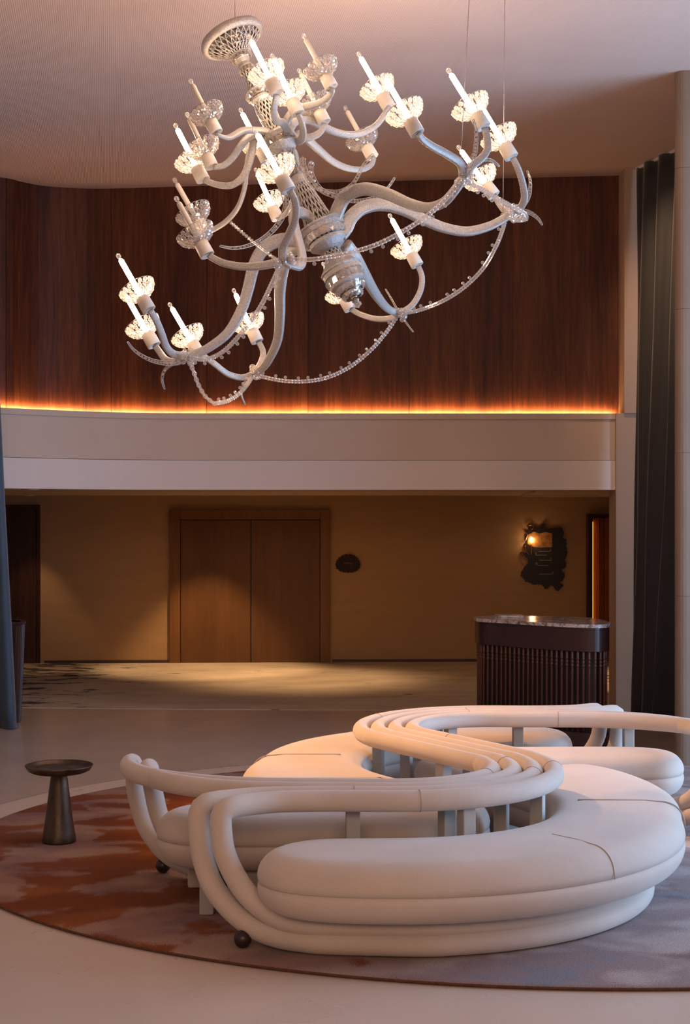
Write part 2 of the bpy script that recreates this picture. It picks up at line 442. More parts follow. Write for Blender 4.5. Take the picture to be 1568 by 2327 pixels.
# --- floors
bm = bmesh.new(); box(bm, -6.7, 6.7, -4.2, 17.2, -.12, 0)
floor = struct(from_bm('floor', bm, 'terrazzo_light', smooth=False))
RC = (1.28, 9.92); RX, RY = 3.72, 3.14
def ell(rx, ry, n=128, a0=0): return [(RC[0]+rx*math.cos(a0+2*pi*i/n), RC[1]+ry*math.sin(a0+2*pi*i/n)) for i in range(n)]
# darker polished field behind the rug, separated by a pale ring around the rug
def slab_with_hole(name, outer, inner, z, mat, parent):
    bm = bmesh.new(); n = len(inner)
    a = [bm.verts.new((x, y, z)) for x, y in inner]; b = [bm.verts.new((x, y, z)) for x, y in outer]
    rng = range(-3, n//2+3)
    for i in rng: bm.faces.new((a[i], a[(i+1) % n], b[(i+1) % n], b[i]))
    c = [bm.verts.new((x, y, -.01)) for x, y in inner]; d = [bm.verts.new((x, y, -.01)) for x, y in outer]
    for i in rng:
        bm.faces.new((a[i], c[i], c[(i+1) % n], a[(i+1) % n])); bm.faces.new((b[i], b[(i+1) % n], d[(i+1) % n], d[i]))
    return from_bm(name, bm, mat, parent, smooth=False)
inner = ell(RX-.1, RY-.1); ring = ell(RX+.32, RY+.36)
slab_with_hole('inlaid_border', ring, inner, .002, 'terrazzo_light', floor)
# field behind the ring
bm = bmesh.new()
arc = [(RC[0]+(RX+.325)*math.cos(a), RC[1]+(RY+.365)*math.sin(a)) for a in [pi*i/64 for i in range(65)]]
x_l, x_r = -6.6, 6.6
poly = [(x_r, RC[1])]+arc+[(x_l, RC[1])]
# quads up to the carpet line
top = [(x_r, 16.62)]+[(p[0], 16.56+.014*(p[0]**2)) for p in arc]+[(x_l, 17.2)]
va = [bm.verts.new((p[0], p[1], .0025)) for p in poly]; vb = [bm.verts.new((p[0], p[1], .0025)) for p in top]
for i in range(len(va)-1): bm.faces.new((va[i], va[i+1], vb[i+1], vb[i]))
from_bm('polished_field', bm, 'terrazzo', floor, smooth=False)
# --- hallway carpet
bm = bmesh.new()
fr = [(-6.6, 17.0), (-3.28, 16.72), (-1.5, 16.58), (0, 16.54), (1.5, 16.48), (2.89, 16.42)]
prism(bm, [(p[0], p[1]) for p in fr]+[(2.89, 17.02), (6.55, 17.02), (6.55, 22.10), (-6.55, 21.62)], .001, .009)
tag(from_bm('hall_carpet', bm, 'hall_carpet', smooth=False), 'pale carpet with dark brush strokes covering the low hallway behind', 'carpet')
# --- ceiling
bm = bmesh.new(); box(bm, -6.8, 6.8, -4.2, 18.6, ZC, ZC+.2)
ceil = struct(from_bm('ceiling', bm, 'ceiling', smooth=False))
# --- outer shell
bm = bmesh.new(); box(bm, -6.8, -6.6, -4.2, 23, 0, ZC); struct(from_bm('wall_left', bm, 'plaster', smooth=False))
bm = bmesh.new()
for y0, y1, z0, z1 in ((-4.2, 6.4, 0, ZC), (12.2, 23, 0, ZC), (6.4, 12.2, 0, .2), (6.4, 12.2, 4.2, ZC)): box(bm, 6.6, 6.8, y0, y1, z0, z1)
struct(from_bm('wall_right', bm, 'plaster', smooth=False))
bm = bmesh.new()
for x0, x1, z0, z1 in ((-6.8, -.6, 0, ZC), (5.8, 6.8, 0, ZC), (-.6, 5.8, 0, .3), (-.6, 5.8, 4.2, ZC)): box(bm, x0, x1, -4.4, -4.2, z0, z1)
struct(from_bm('wall_front', bm, 'plaster', smooth=False))
for nm, loc_ in (('window_1', None), ('window_2', None)):
    bm = bmesh.new()
    if nm == 'window_1':
        for y in (6.42, 8.33, 10.27, 12.18): box(bm, 6.62, 6.78, y-.03, y+.03, .2, 4.2)
        for z in (.22, 2.9, 4.18): box(bm, 6.62, 6.78, 6.4, 12.2, z-.03, z+.03)
    else:
        for x in (-.57, 1.55, 3.65, 5.77): box(bm, x-.03, x+.03, -4.38, -4.22, .3, 4.2)
        for z in (.33, 4.17): box(bm, -.6, 5.8, -4.38, -4.22, z-.03, z+.03)
    wobj = from_bm(nm, bm, 'black', smooth=False); struct(wobj)

# --- back wall of the hallway (very slightly turned)
def YW(x): return 21.9+.04*(x)
bm = bmesh.new(); prism(bm, [(-6.6, YW(-6.6)), (6.6, YW(6.6)), (6.6, 22.7), (-6.6, 22.7)], 0, 2.6)
wall_back = struct(from_bm('wall_back', bm, 'linen', smooth=False))
for nm, xa, xb in (('baseboard_left', -4.24, -2.50), ('baseboard_right', -.18, 3.38)):
    bm = bmesh.new(); prism(bm, [(xa, YW(xa)-.02), (xb, YW(xb)-.02), (xb, YW(xb)), (xa, YW(xa))], 0, .045)
    struct(from_bm(nm, bm, 'baseboard', smooth=False))
# double door
def px2x(px, Y=21.9): return (px-784)/F*Y
root = struct(empty('door_1', (px2x(568), YW(-1.3), 0)))
def wall_slab(name, x0, x1, z0, z1, d0, d1, mat, parent, bev=.004, mx=None):
    bm = bmesh.new(); a, b = YW(x0), YW(x1)
    prism(bm, [(x0, a-d1), (x1, b-d1), (x1, b-d0), (x0, a-d0)], z0, z1)
    bmesh.ops.bevel(bm, geom=bm.edges[:], offset=bev, segments=1, affect='EDGES')
    return from_bm(name, bm, mat, parent, smooth=False, off=parent.location if parent else None)
X0, X1, X2, X3, XM = px2x(388), px2x(412), px2x(728), px2x(750), px2x(571)
TOP, DT = 2.175, 2.035
wall_slab('door_frame', X0, X1, 0, TOP, 0, .06, 'frame_wood', root)
wall_slab('door_frame', X2, X3, 0, TOP, 0, .06, 'frame_wood', root)
wall_slab('door_head', X1, X2, DT, TOP, 0, .06, 'frame_wood', root)
wall_slab('door_recess', X1, X2, 0, DT, 0, .004, 'black', root, .001)
for a, b in ((X1+.006, XM-.004), (XM+.006, X2-.006)):
    wall_slab('door_leaf', a, b, .006, DT-.008, .006, .042, 'door_wood', root)
# dark wood door at left
root = struct(empty('door_2', (-4.5, YW(-4.5), 0)))
wall_slab('door_leaf', -4.98, px2x(97)-.05, .005, 2.18, .0, .03, 'wood_dark', root)
wall_slab('door_frame', px2x(97)-.046, px2x(97), 0, 2.24, .0, .05, 'wood_dark', root)
wall_slab('door_head', -4.98, px2x(97)-.046, 2.185, 2.24, .0, .05, 'wood_dark', root)
# lit wooden doorway at right
root = struct(empty('door_3', (3.9, YW(3.9), 0)))
xa, xb = px2x(1332, 22.03), px2x(1343, 22.03)
wall_slab('door_frame', xa, xb, 0, 2.11, 0, .16, 'wood_dark', root)
wall_slab('door_head', xb, 4.9, 2.06, 2.11, 0, .16, 'wood_dark', root)
wall_slab('wood_panel', px2x(1358, 22.03), px2x(1372, 22.03), 0, 2.06, 0, .05, 'wood_amber', root)
wall_slab('wood_panel', px2x(1373, 22.03), 4.9, 0, 2.06, 0, .06, 'wood_amber', root)
wall_slab('led_strip', px2x(1344, 22.03), px2x(1346.5, 22.03), .05, 2.0, .03, .06, 'led_soft', root, .001)
wall_slab('wood_panel', px2x(1343.5, 22.03), px2x(1357, 22.03), 0, 2.06, 0, .02, 'wood_amber', root)

# --- balcony: curved fascia
ctrl = [(-6.5, 14.8), (-5.5, 14.9), (-4.6, 15.1), (-3.95, 15.38), (-3.506, 15.65), (-3.117, 15.95), (-2.72, 16.22), (-2.28, 16.42), (-1.8, 16.50), (-1.0, 16.53), (0.5, 16.55), (1.8, 16.56), (2.96, 16.57)]
front = [(v.x, v.y) for v in catmull([(x, y, 0) for x, y in ctrl], 5)]
wctrl = [(-6.6, 16.1), (-5.6, 16.2), (-4.7, 16.45), (-3.80, 16.92), (-3.61, 17.15), (-3.41, 17.36), (-3.1, 17.48), (-2.65, 17.51), (-1.55, 17.36), (-.42, 17.22), (.71, 17.09), (1.83, 16.97), (3.00, 16.84)]
wallp = [(v.x, v.y) for v in catmull([(x, y, 0) for x, y in wctrl], 6)]
def offs(path, d): 
    out = []
    for i in range(len(path)):
        a = Vector(path[max(i-1, 0)]); b = Vector(path[min(i+1, len(path)-1)]); t = (b-a).normalized()
        out.append((path[i][0]-t.y*d, path[i][1]+t.x*d))
    return out
balc = struct(empty('wall_balcony', (0, 16.55, 2.37)))
def fascia(name, path, z0, z1, th, mat, d=0):
    bm = bmesh.new(); strip(bm, offs(path, d), z0, z1, th)
    return from_bm(name, bm, mat, balc, smooth=False, off=balc.location)
fascia('lower_fascia', front, 2.37, 2.685, .30, 'plaster_light', 0)
fascia('upper_fascia', front, 2.69, 3.128, .28, 'plaster', .012)
fascia('ledge_lip', front, 3.128, 3.19, .12, 'plaster', -.012)
# deck between lip and wood wall (floor of the light cove)
bm = bmesh.new()
k = 60
fp = resample([Vector((x, y, 0)) for x, y in front], .2); wp = resample([Vector((x, y, 0)) for x, y in wallp], .2)
def by(P, t): 
    i = t*(len(P)-1); a = int(min(i, len(P)-2)); return P[a].lerp(P[a+1], i-a)
for z, flip in ((3.192, 0),):
    va = [bm.verts.new((by(fp, i/k).x, by(fp, i/k).y+.45, z)) for i in range(k+1)]
    vb = [bm.verts.new((by(wp, i/k).x, by(wp, i/k).y+.1, z)) for i in range(k+1)]
    for i in range(k): bm.faces.new((va[i], va[i+1], vb[i+1], vb[i]))
from_bm('cove_floor', bm, 'plaster', balc, smooth=False, off=balc.location)
# LED strip lying in the cove just before the wood
bm = bmesh.new(); hb = bmesh.new(); lp = resample([Vector((x, y, 0)) for x, y in offs([p for p in wallp if p[0] <= 3.01][:-1]+[(2.93, 16.85)], -.048)], .15)
def front_y(px):
    return min(fp, key=lambda q: abs(784+F*q.x/q.y-px)).y
for a, b in zip(lp, lp[1:]):
    V = []
    for p in (a, b):
        yf = front_y(784+F*p.x/p.y); z = 3.19+1.09*max(0, (p.y-yf))/yf-.002
        for dy in (0, -.008):
            for dz in (0, -.008): V.append(bm.verts.new((p.x, p.y+dy, z+dz)))
    bm.faces.new([V[i] for i in (0, 1, 5, 4)])
    H = [hb.verts.new(v.co+Vector((0, -.001, 0))) for v in V]
    for f in ((2, 3, 7, 6), (0, 2, 6, 4), (1, 3, 7, 5)): hb.faces.new([H[i] for i in f])
from_bm('led_strip', bm, 'led', balc, smooth=False, off=balc.location)
from_bm('led_housing', hb, 'plaster', balc, smooth=False, off=balc.location)
# vertical LED run at the right end
# hallway soffit
bm = bmesh.new()
prism(bm, [(x, y+.05) for x, y in front]+[(6.6, 16.62), (6.6, 22.7), (-6.6, 22.7)], 2.372, 2.60)
struct(from_bm('ceiling_hallway', bm, 'soffit', smooth=False))
bm = bmesh.new()   # shallow plaster tray outline in the hallway ceiling, right
for a, b in (((2.15, 17.6), (2.45, 21.3)), ((2.45, 21.3), (4.6, 21.3)), ((3.35, 17.3), (3.5, 21.3))):
    tube(bm, [Vector((a[0], a[1], 2.368)), Vector((b[0], b[1], 2.368))], .02, 8, uvlen=False)
struct(from_bm('trim_1', bm, 'soffit'))

# --- wood clad upper wall, panel by panel
up = struct(empty('wall_upper', (0, 17.2, 3.15)))
bm = bmesh.new(); strip(bm, offs(wallp, .02), 3.0, ZC, .25); from_bm('backing_wall', bm, 'black', up, smooth=False, off=up.location)
wl = [Vector((x, y, 0)) for x, y in wallp]
def cross_px(v): return 784+F*v.x/v.y
joints = [-380, -180, 14, 253, 470, 700, 930, 1165, 1409]
dense = resample(wl, .002)
for a, b in zip(joints, joints[1:]):
    seg = [p for p in dense if a+.35 <= cross_px(p) <= b-.35]
    if len(seg) < 3: continue
    st = max(1, len(seg)//14); pts = seg[::st]
    if pts[-1] != seg[-1]: pts.append(seg[-1])
    bm = bmesh.new(); strip(bm, [(p.x, p.y) for p in pts], 3.15, ZC, .018)
    c = pts[len(pts)//2]
    from_bm('wood_panel', bm, 'wood_panel', up, smooth=False, off=up.location)

# --- wall end / column between wood wall and curtain
bm = bmesh.new(); prism(bm, [(2.985, 16.46), (3.6, 16.46), (6.6, 16.46), (6.6, 17.4), (3.005, 17.4)], 3.19, ZC)
prism(bm, [(2.905, 16.50), (6.6, 16.50), (6.6, 17.0), (2.915, 17.0)], 0, 3.19)
struct(from_bm('wall_column', bm, 'plaster_warm', smooth=False))
# --- right foreground pillar with rounded corner
o = []
x0, x1, y0, y1, r = 2.75, 4.1, 12.85, 14.0, .10
for cx, cy, a0 in ((x1-r, y1-r, 0), (x0+r, y1-r, pi/2), (x0+r, y0+r, pi), (x1-r, y0+r, 1.5*pi)):
    for i in range(7): o.append((cx+r*math.cos(a0+i*pi/12), cy+r*math.sin(a0+i*pi/12)))
o = [(x+(y-12.85)*.225, y) for x, y in o]
bm = bmesh.new()
zs = [0, 1.42, 2.62, 3.82, 5.0, ZC]
pillar = struct(empty('wall_pillar', (3.4, 13.4, 0)))
prism(bm, [(3.4+(x-3.4)*.992, 13.4+(y-13.4)*.992) for x, y in o], 0, ZC); from_bm('pillar_core', bm, 'travertine', pillar, smooth=False, off=pillar.location)
for a, b in zip(zs, zs[1:]):
    bm = bmesh.new(); prism(bm, o, a+.0015, b-.0015)
    from_bm('stone_panel', bm, 'travertine', pillar, smooth=False, off=pillar.location)

# --- curtain track in the ceiling
bm = bmesh.new()
tr = [(3.10, 16.44), (3.20, 16.1), (3.30, 15.75), (3.42, 15.3), (3.60, 14.7)]
strip(bm, tr, ZC-.03, ZC-.002, .05)
struct(from_bm('trim_2', bm, 'plaster_light', smooth=False))

# ================================================================== CURTAINS
def curtain(name, path_top, path_bot, zt, zb, folds, amp, mat, label, flare=0.0):
    root = empty(name, (path_bot[0][0], path_bot[0][1], 0), label, 'curtain')
    pt = resample(catmull([(x, y, 0) for x, y in path_top], 10), .012); pb = resample(catmull([(x, y, 0) for x, y in path_bot], 10), .012)
    n = folds*14; rows = 30; bm = bmesh.new(); grid = []
    rnd = random.Random(len(label)); ph = [rnd.uniform(-.5, .5) for _ in range(folds+2)]; am = [rnd.uniform(.6, 1.25) for _ in range(folds+2)]
    for r in range(rows+1):
        t = r/rows; row = []
        for i in range(n+1):
            u = i/n; a = by(pt, u); b = by(pb, u); p = a.lerp(b, t)
            a2 = by(pt, min(1, u+.01)); a1 = by(pt, max(0, u-.01)); tg = (a2-a1).normalized(); nn = Vector((-tg.y, tg.x, 0))
            f = u*folds; k = int(f)
            A = amp*am[k]*(.55+.45*t)
            wob = ph[k]*math.sin(pi*(f-k))*t
            d = math.sin(2*pi*(f+.25*wob+.06*math.sin(5*t+k)))*A + .02*math.sin(9*t+u*20)*t
            p = p+nn*d; p.z = zt+(zb-zt)*t
            row.append(bm.verts.new(p))
        grid.append(row)
    for r in range(rows):
        for i in range(n): bm.faces.new((grid[r][i], grid[r][i+1], grid[r+1][i+1], grid[r+1][i]))
    o = from_bm('curtain_panel', bm, mat, root, off=root.location)
    sm = o.modifiers.new('solid', 'SOLIDIFY'); sm.thickness = .006
    return root
curtain('curtain', [(3.10, 16.38), (3.22, 15.98), (3.34, 15.55), (3.56, 14.9), (3.85, 14.4)], [(2.99, 15.95), (3.03, 15.45), (3.14, 15.0), (3.5, 14.75), (3.9, 14.55)], ZC-.02, .01, 6, .085, 'drape',
        'floor length near-black curtain hanging between the pale column and the stone pillar')
curtain('curtain', [(-3.52, 15.1), (-4.0, 14.85), (-4.6, 14.45), (-5.3, 14.1)], [(-3.22, 15.10), (-3.7, 14.9), (-4.4, 14.45), (-5.1, 14.0)], ZC-.02, .01, 11, .05, 'drape_blue',
        'floor length dark blue curtain at the left edge beside the fluted stand')

# ================================================================== RUG
rug = empty('area_rug', (RC[0], RC[1], 0), 'large round rug with rust patches at left and grey mauve at right, under the bench', 'rug')
bm = bmesh.new(); n = 200; prof = [(0, .018), (-.008, .022), (-.03, .024)]
rings = []
for d, z in prof: rings.append([bm.verts.new((math.cos(2*pi*i/n)*(RX+d), math.sin(2*pi*i/n)*(RY+d), z)) for i in range(n)])
for a, b in zip(rings, rings[1:]):
    for i in range(n): bm.faces.new((a[i], a[(i+1) % n], b[(i+1) % n], b[i]))
bm.faces.new(rings[-1]); from_bm('pile', bm, 'rug', rug)
bm = bmesh.new()
a = [bm.verts.new((math.cos(2*pi*i/n)*(RX-.004), math.sin(2*pi*i/n)*(RY-.004), .003)) for i in range(n)]
b = [bm.verts.new((math.cos(2*pi*i/n)*(RX+.002), math.sin(2*pi*i/n)*(RY+.002), .0185)) for i in range(n)]
for i in range(n): bm.faces.new((a[i], a[(i+1) % n], b[(i+1) % n], b[i]))
bm.faces.new(a); from_bm('edge_binding', bm, 'rug_edge', rug)
RUGZ = .025

# ================================================================== S-SHAPED BENCH
SC = Vector((.635, 9.42, 0))                  # centre of the S
C1 = Vector((.25, 8.62, 0)); C2 = Vector((1.02, 10.22, 0))
bench = empty('s_bench', (SC.x, SC.y, RUGZ), 'large cream upholstered S-shaped double sided bench with four-tube back rail on the round rug', 'bench')
def mir(P): return [Vector((2*SC.x-p[0], 2*SC.y-p[1], p[2])) for p in P]
def arcp(c, r, a0, a1, z, n=8): return [Vector((c[0]+r*math.cos(math.radians(a0+(a1-a0)*i/n)), c[1]+r*math.sin(math.radians(a0+(a1-a0)*i/n)), z)) for i in range(n+1)]
ZR = .668; TR = .054; TB = .052
def V3(L_): return [Vector(p) for p in L_]
# arm at the near left end (two tubes, tube one = inner/upper, tube two = outer/lower)
base1 = arcp(C1, 1.38, -2, -93, .165, 12); base2 = arcp(C1, 1.40, -2, -93, .082, 12)
arm1 = V3([(-.06, 7.27, .163), (-.23, 7.315, .158), (-.351, 7.364, .19), (-.453, 7.416, .255), (-.531, 7.464, .345), (-.588, 7.505, .458), (-.604, 7.515, .56), (-.605, 7.515, .628), (-.585, 7.525, .660), (-.545, 7.555, ZR), (-.45, 7.63, ZR)])
arm2 = V3([(-.05, 7.262, .080), (-.186, 7.298, .080), (-.323, 7.351, .088), (-.445, 7.412, .120), (-.56, 7.484, .190), (-.649, 7.551, .285), (-.701, 7.597, .409), (-.720, 7.615, .54), (-.722, 7.625, .625), (-.70, 7.64, .660), (-.66, 7.67, ZR), (-.56, 7.74, ZR)])
run1 = V3([(-.32, 7.69, ZR), (-.12, 7.71, ZR), (.06, 7.71, ZR)])
run2 = V3([(-.42, 7.80, ZR), (-.2, 7.822, ZR), (.02, 7.825, ZR)])
def rail_mid(rb, rs):   # big radius on lobe one, small on lobe two
    a = arcp(C1, rb, -90, 31, ZR, 12)
    b = arcp(C2, rs, 211, 90, ZR, 12)
    return a+b
# far right end = point mirror of the near left rear end (tubes four and three)
end4 = V3([(.06, 8.06, ZR), (-.2, 8.07, ZR), (-.48, 8.09, ZR), (-.78, 8.19, ZR), (-1.05, 8.39, ZR), (-1.19, 8.62, ZR), (-1.235, 8.83, ZR), (-1.235, 8.96, .655), (-1.235, 9.02, .60), (-1.225, 9.03, .48), (-1.18, 9.0, .32), (-1.12, 8.94, .235), (-1.03, 8.85, .16), (-.92, 8.77, .115), (-.75, 8.68, .082), (-.4, 8.62, .08), (.0, 8.66, .08)])
end3 = V3([(.04, 7.945, ZR), (-.22, 7.955, ZR), (-.5, 7.985, ZR), (-.74, 8.08, ZR), (-.94, 8.24, ZR), (-1.06, 8.44, ZR), (-1.105, 8.64, ZR), (-1.115, 8.78, .655), (-1.115, 8.84, .60), (-1.10, 8.86, .50), (-1.07, 8.85, .38), (-1.02, 8.81, .28), (-.95, 8.75, .21), (-.85, 8.68, .175), (-.6, 8.62, .165), (-.2, 8.6, .165)])
t1 = base1[:-1]+arm1+run1+rail_mid(.915, .57)+mir(end4)
t2 = base2[:-1]+arm2+run2+rail_mid(.80, .685)+mir(end3)
def bench_tube(ctrl, nm='rail_tube'):
    P = resample(catmull(ctrl, 8), .03)
    bm = bmesh.new(); tube(bm, P, TR, 20, roundcap=True)
    return from_bm(nm, bm, 'upholstery', bench, off=bench.location), P
tubes = []
for ctrl in (t1, t2, mir(t2), mir(t1)):
    o, P = bench_tube(ctrl); tubes.append((o, P))
# stitched seams on the tubes (each joint a thin proud ring)
def seam_ring(o, P, frac):
    i = int(frac*(len(P)-1)); Fm = frames(P); t, n, b = Fm[i]
    R_ = [P[i]+n*math.cos(2*pi*j/24)*(TR+.0005)+b*math.sin(2*pi*j/24)*(TR+.0005) for j in range(24)]
    bm = bmesh.new(); ring_tube(bm, R_, .0022); from_bm('seam', bm, 'seam', o, off=bench.location)
def ring_tube(bm, R_, r):
    n = len(R_); c = sum(R_, Vector())/n; rows = []
    ax = (R_[1]-R_[0]).cross(R_[2]-R_[1]).normalized()
    for j in range(n):
        rad = (R_[j]-c).normalized()
        rows.append([bm.verts.new(R_[j]+rad*math.cos(2*pi*q/5)*r+ax*math.sin(2*pi*q/5)*r) for q in range(5)])
    for j in range(n):
        for q in range(5): bm.faces.new((rows[j][q], rows[j][(q+1) % 5], rows[(j+1) % n][(q+1) % 5], rows[(j+1) % n][q]))
for (o, P), fr_ in zip(tubes, ((.36, .47, .57, .73), (.37, .475, .72), (.28, .40, .63), (.27, .43, .64))):
    for q in fr_: seam_ring(o, P, q)

# cushions from plan outlines
def cushion(name, outline, z0, z1, ztop_bulge=.012, r=.15, mat='upholstery', seamz=None):
    P = resample(catmull([(x, y, 0) for x, y in outline]+[(outline[0][0], outline[0][1], 0)], 8, False) if False else catmull([(x, y, 0) for x, y in outline], 8, True), .045)
    n = len(P)
    area = sum(P[i].x*P[(i+1) % n].y-P[(i+1) % n].x*P[i].y for i in range(n))
    if area < 0: P.reverse()
    Nn = []
    for i in range(n):
        t = (P[(i+1) % n]-P[(i-1) % n]).normalized(); Nn.append(Vector((-t.y, t.x, 0)))   # inward (ccw)
    zm = (z0+z1)/2; h = (z1-z0)/2
    prof = []
    K = 9
    for i in range(K+1):
        a = i/K*pi/2                                    # from equator up
        c_, s_ = math.cos(a)**.85, math.sin(a)**.85
        prof.append((r*(1-c_), zm+h*s_))
    low = []
    for i in range(1, K+1):
        a = i/K*pi/2
        low.append((r*(1-math.cos(a)**.85), zm-h*math.sin(a)**.85))
    bm = bmesh.new()
    def smooth_in(d):
        Q = [p+nn*d for p, nn in zip(P, Nn)]
        for _ in range(int(1+d*40)):
            Q = [(Q[i-1]+Q[i]*2+Q[(i+1) % n])/4 for i in range(n)]
        return Q
    def tri(vs):
        for t_ in tessellate_polygon([[v.co for v in vs]]):
            try: bm.faces.new([vs[i] for i in t_])
            except ValueError: pass
    def ring(d, z): return [bm.verts.new((q.x, q.y, z)) for q in smooth_in(d)]
    mid = ring(0, zm)
    # pinched seam at the equator
    s1 = ring(.006, zm+.003); s2 = ring(.006, zm-.003)
    def bridge(a, b):
        for i in range(n): bm.faces.new((a[i], a[(i+1) % n], b[(i+1) % n], b[i]))
    last = s1
    for d, z in prof[1:]: 
        cur = ring(d, z); bridge(last, cur); last = cur
    top2 = ring(r+.06, z1+ztop_bulge*.6); bridge(last, top2)
    tri(top2)
    last = s2
    for d, z in low: 
        cur = ring(d, z); bridge(cur, last); last = cur
    tri(last)
    m2 = ring(.016, zm); bridge(s1, m2); bridge(m2, s2)
    for v in mid: bm.verts.remove(v)
    return from_bm(name, bm, mat, bench, off=bench.location)
def xy(L_): return [(p[0], p[1]) for p in L_]
# near front seat: left rounded end to the deep seam on the right lobe
seatA = xy(arcp(C1, 1.62, -88, -6, 0, 12))+[(1.885, 8.60), (1.935, 8.9), (1.925, 9.2), (1.87, 9.5), (1.76, 9.80), (1.60, 10.0), (1.38, 10.0), (1.14, 9.80), (.93, 9.64), (.84, 9.50), (.93, 9.33), (1.03, 9.15), (1.10, 8.95), (1.135, 8.75)]+xy(arcp(C1, .87, -4, -88, 0, 9))+[(.05, 7.745), (-.12, 7.73), (-.26, 7.67), (-.38, 7.54), (-.425, 7.38), (-.38, 7.22), (-.25, 7.09), (-.02, 7.02)]
# inside the far lobe and out to the right end
seatC = [(.47, 10.30), (.47, 10.05), (.58, 9.83), (.78, 9.70), (1.0, 9.72), (1.2, 9.88), (1.45, 10.09), (1.8, 10.12), (2.08, 10.16), (2.24, 10.28), (2.30, 10.45), (2.24, 10.62), (2.08, 10.73), (1.8, 10.76), (1.3, 10.75), (.95, 10.73), (.65, 10.62)]
for ol in (seatA, seatC):
    for k, pts in enumerate((ol, [(2*SC.x-x, 2*SC.y-y) for x, y in ol])):
        cushion('seat_cushion', pts, .205, .50)
# stitched joints running over the near seat (and mirrored on the far one)
def seat_seam(ang, r0, rad, mat):
    c, s = math.cos(math.radians(ang)), math.sin(math.radians(ang)); ro = 1.62 if ang < -20 else 1.645
    pts = [(r0, .5072), ((r0+ro)/2-.05, .5072), (ro-.22, .5065)]
    for i in range(9, -1, -1):
        a = i/9*pi/2; pts.append((ro-.15*(1-math.cos(a)**.85)+.001, .3525+.1475*math.sin(a)**.85+.001))
    for k in (0, 1):
        V = [Vector((C1.x+c*r_, C1.y+s*r_, z_)) for r_, z_ in pts]
        if k: V = mir(V)
        bm = bmesh.new(); tube(bm, V, rad, 6, uvlen=False); from_bm('seam', bm, mat, bench, off=bench.location)
seat_seam(-50, 1.22, .0022, 'seam'); seat_seam(-1, 1.05, .0045, 'seam')
# plinths below the cushions
for k in (0, 1):
    for ol in ([(C1.x+1.34*math.cos(math.radians(a)), C1.y+1.34*math.sin(math.radians(a))) for a in range(-95, 2, 8)]+[(C1.x+1.0*math.cos(math.radians(a)), C1.y+1.0*math.sin(math.radians(a))) for a in range(0, -96, -8)],
               [(1.2, 9.0), (1.6, 9.0), (1.55, 9.5), (1.4, 9.7), (1.1, 9.55), (1.05, 9.3)],
               [(.75, 10.15), (1.0, 10.05), (1.5, 10.35), (1.9, 10.38), (1.9, 10.6), (1.0, 10.6), (.75, 10.4)]):
        pts = ol if k == 0 else [(2*SC.x-x, 2*SC.y-y) for x, y in ol]
        bm = bmesh.new(); prism(bm, pts, RUGZ, .23)
        from_bm('plinth', bm, 'upholstery', bench, smooth=False, off=bench.location)
# posts carrying the rail
def post(x, y, ang, k=1):
    bm = bmesh.new(); box(bm, -.036, .036, -.036, .036, RUGZ, .64, .005)
    bmesh.ops.rotate(bm, verts=bm.verts, matrix=Matrix.Rotation(ang, 3, 'Z')); bmesh.ops.translate(bm, verts=bm.verts, vec=(x, y, 0))
    return from_bm('post', bm, 'post_paint', bench, smooth=False, off=bench.location)
def pair(c, ang, mirror=True, off=.10):
    a = math.radians(ang)
    for s in (-off, off):
        x, y = c[0]+(.742+s)*math.cos(a), c[1]+(.742+s)*math.sin(a)
        post(x, y, a)
        if mirror: post(2*SC.x-x, 2*SC.y-y, a)
pair(C1, -20); pair(C1, -64)
for x, y in ((.04, 7.87), (-.72, 8.02)):
    post(x, y, .05); post(2*SC.x-x, 2*SC.y-y, .05)
dn = Vector((.857, .515, 0))
for s in (-.10, .10): post(.68+dn.x*s, 9.34+dn.y*s, math.radians(35.7))
for x, y in ((-.83, 8.60), (-.745, 8.44)):
    for a, b in ((x, y), (2*SC.x-x, 2*SC.y-y)):
        bm = bmesh.new(); box(bm, a-.045, a+.045, b-.045, b+.045, RUGZ, .19, .012); from_bm('base_pad', bm, 'upholstery', bench, off=bench.location)
# ball feet
for x, y in ((-.49, 7.385), (-1.055, 8.93)):
    for a, b in ((x, y), (2*SC.x-x, 2*SC.y-y)):
        bm = bmesh.new(); bmesh.ops.create_uvsphere(bm, u_segments=20, v_segments=12, radius=.043, matrix=Matrix.Translation((a, b, RUGZ+.042)))
        from_bm('ball_foot', bm, 'foot', bench, off=bench.location)

# ================================================================== SIDE TABLE
tx, ty = -1.816, 9.78
tb = empty('side_table', (tx, ty, RUGZ), 'small round patinated bronze pedestal table with cone base on the rug left of the bench', 'table')
bm = bmesh.new(); lathe(bm, [(.001, 0), (.106, 0), (.108, .012), (.100, .06), (.085, .16), (.070, .28), (.058, .37), (.050, .43), (.052, .445), (.001, .447)], 48)
from_bm('pedestal', bm, 'patina', tb)
bm = bmesh.new(); lathe(bm, [(.001, .437), (.10, .437), (.165, .441), (.196, .455), (.209, .476), (.2145, .486), (.212, .489), (.206, .486), (.196, .470), (.17, .462), (.001, .460)], 64)
from_bm('tabletop', bm, 'patina', tb)

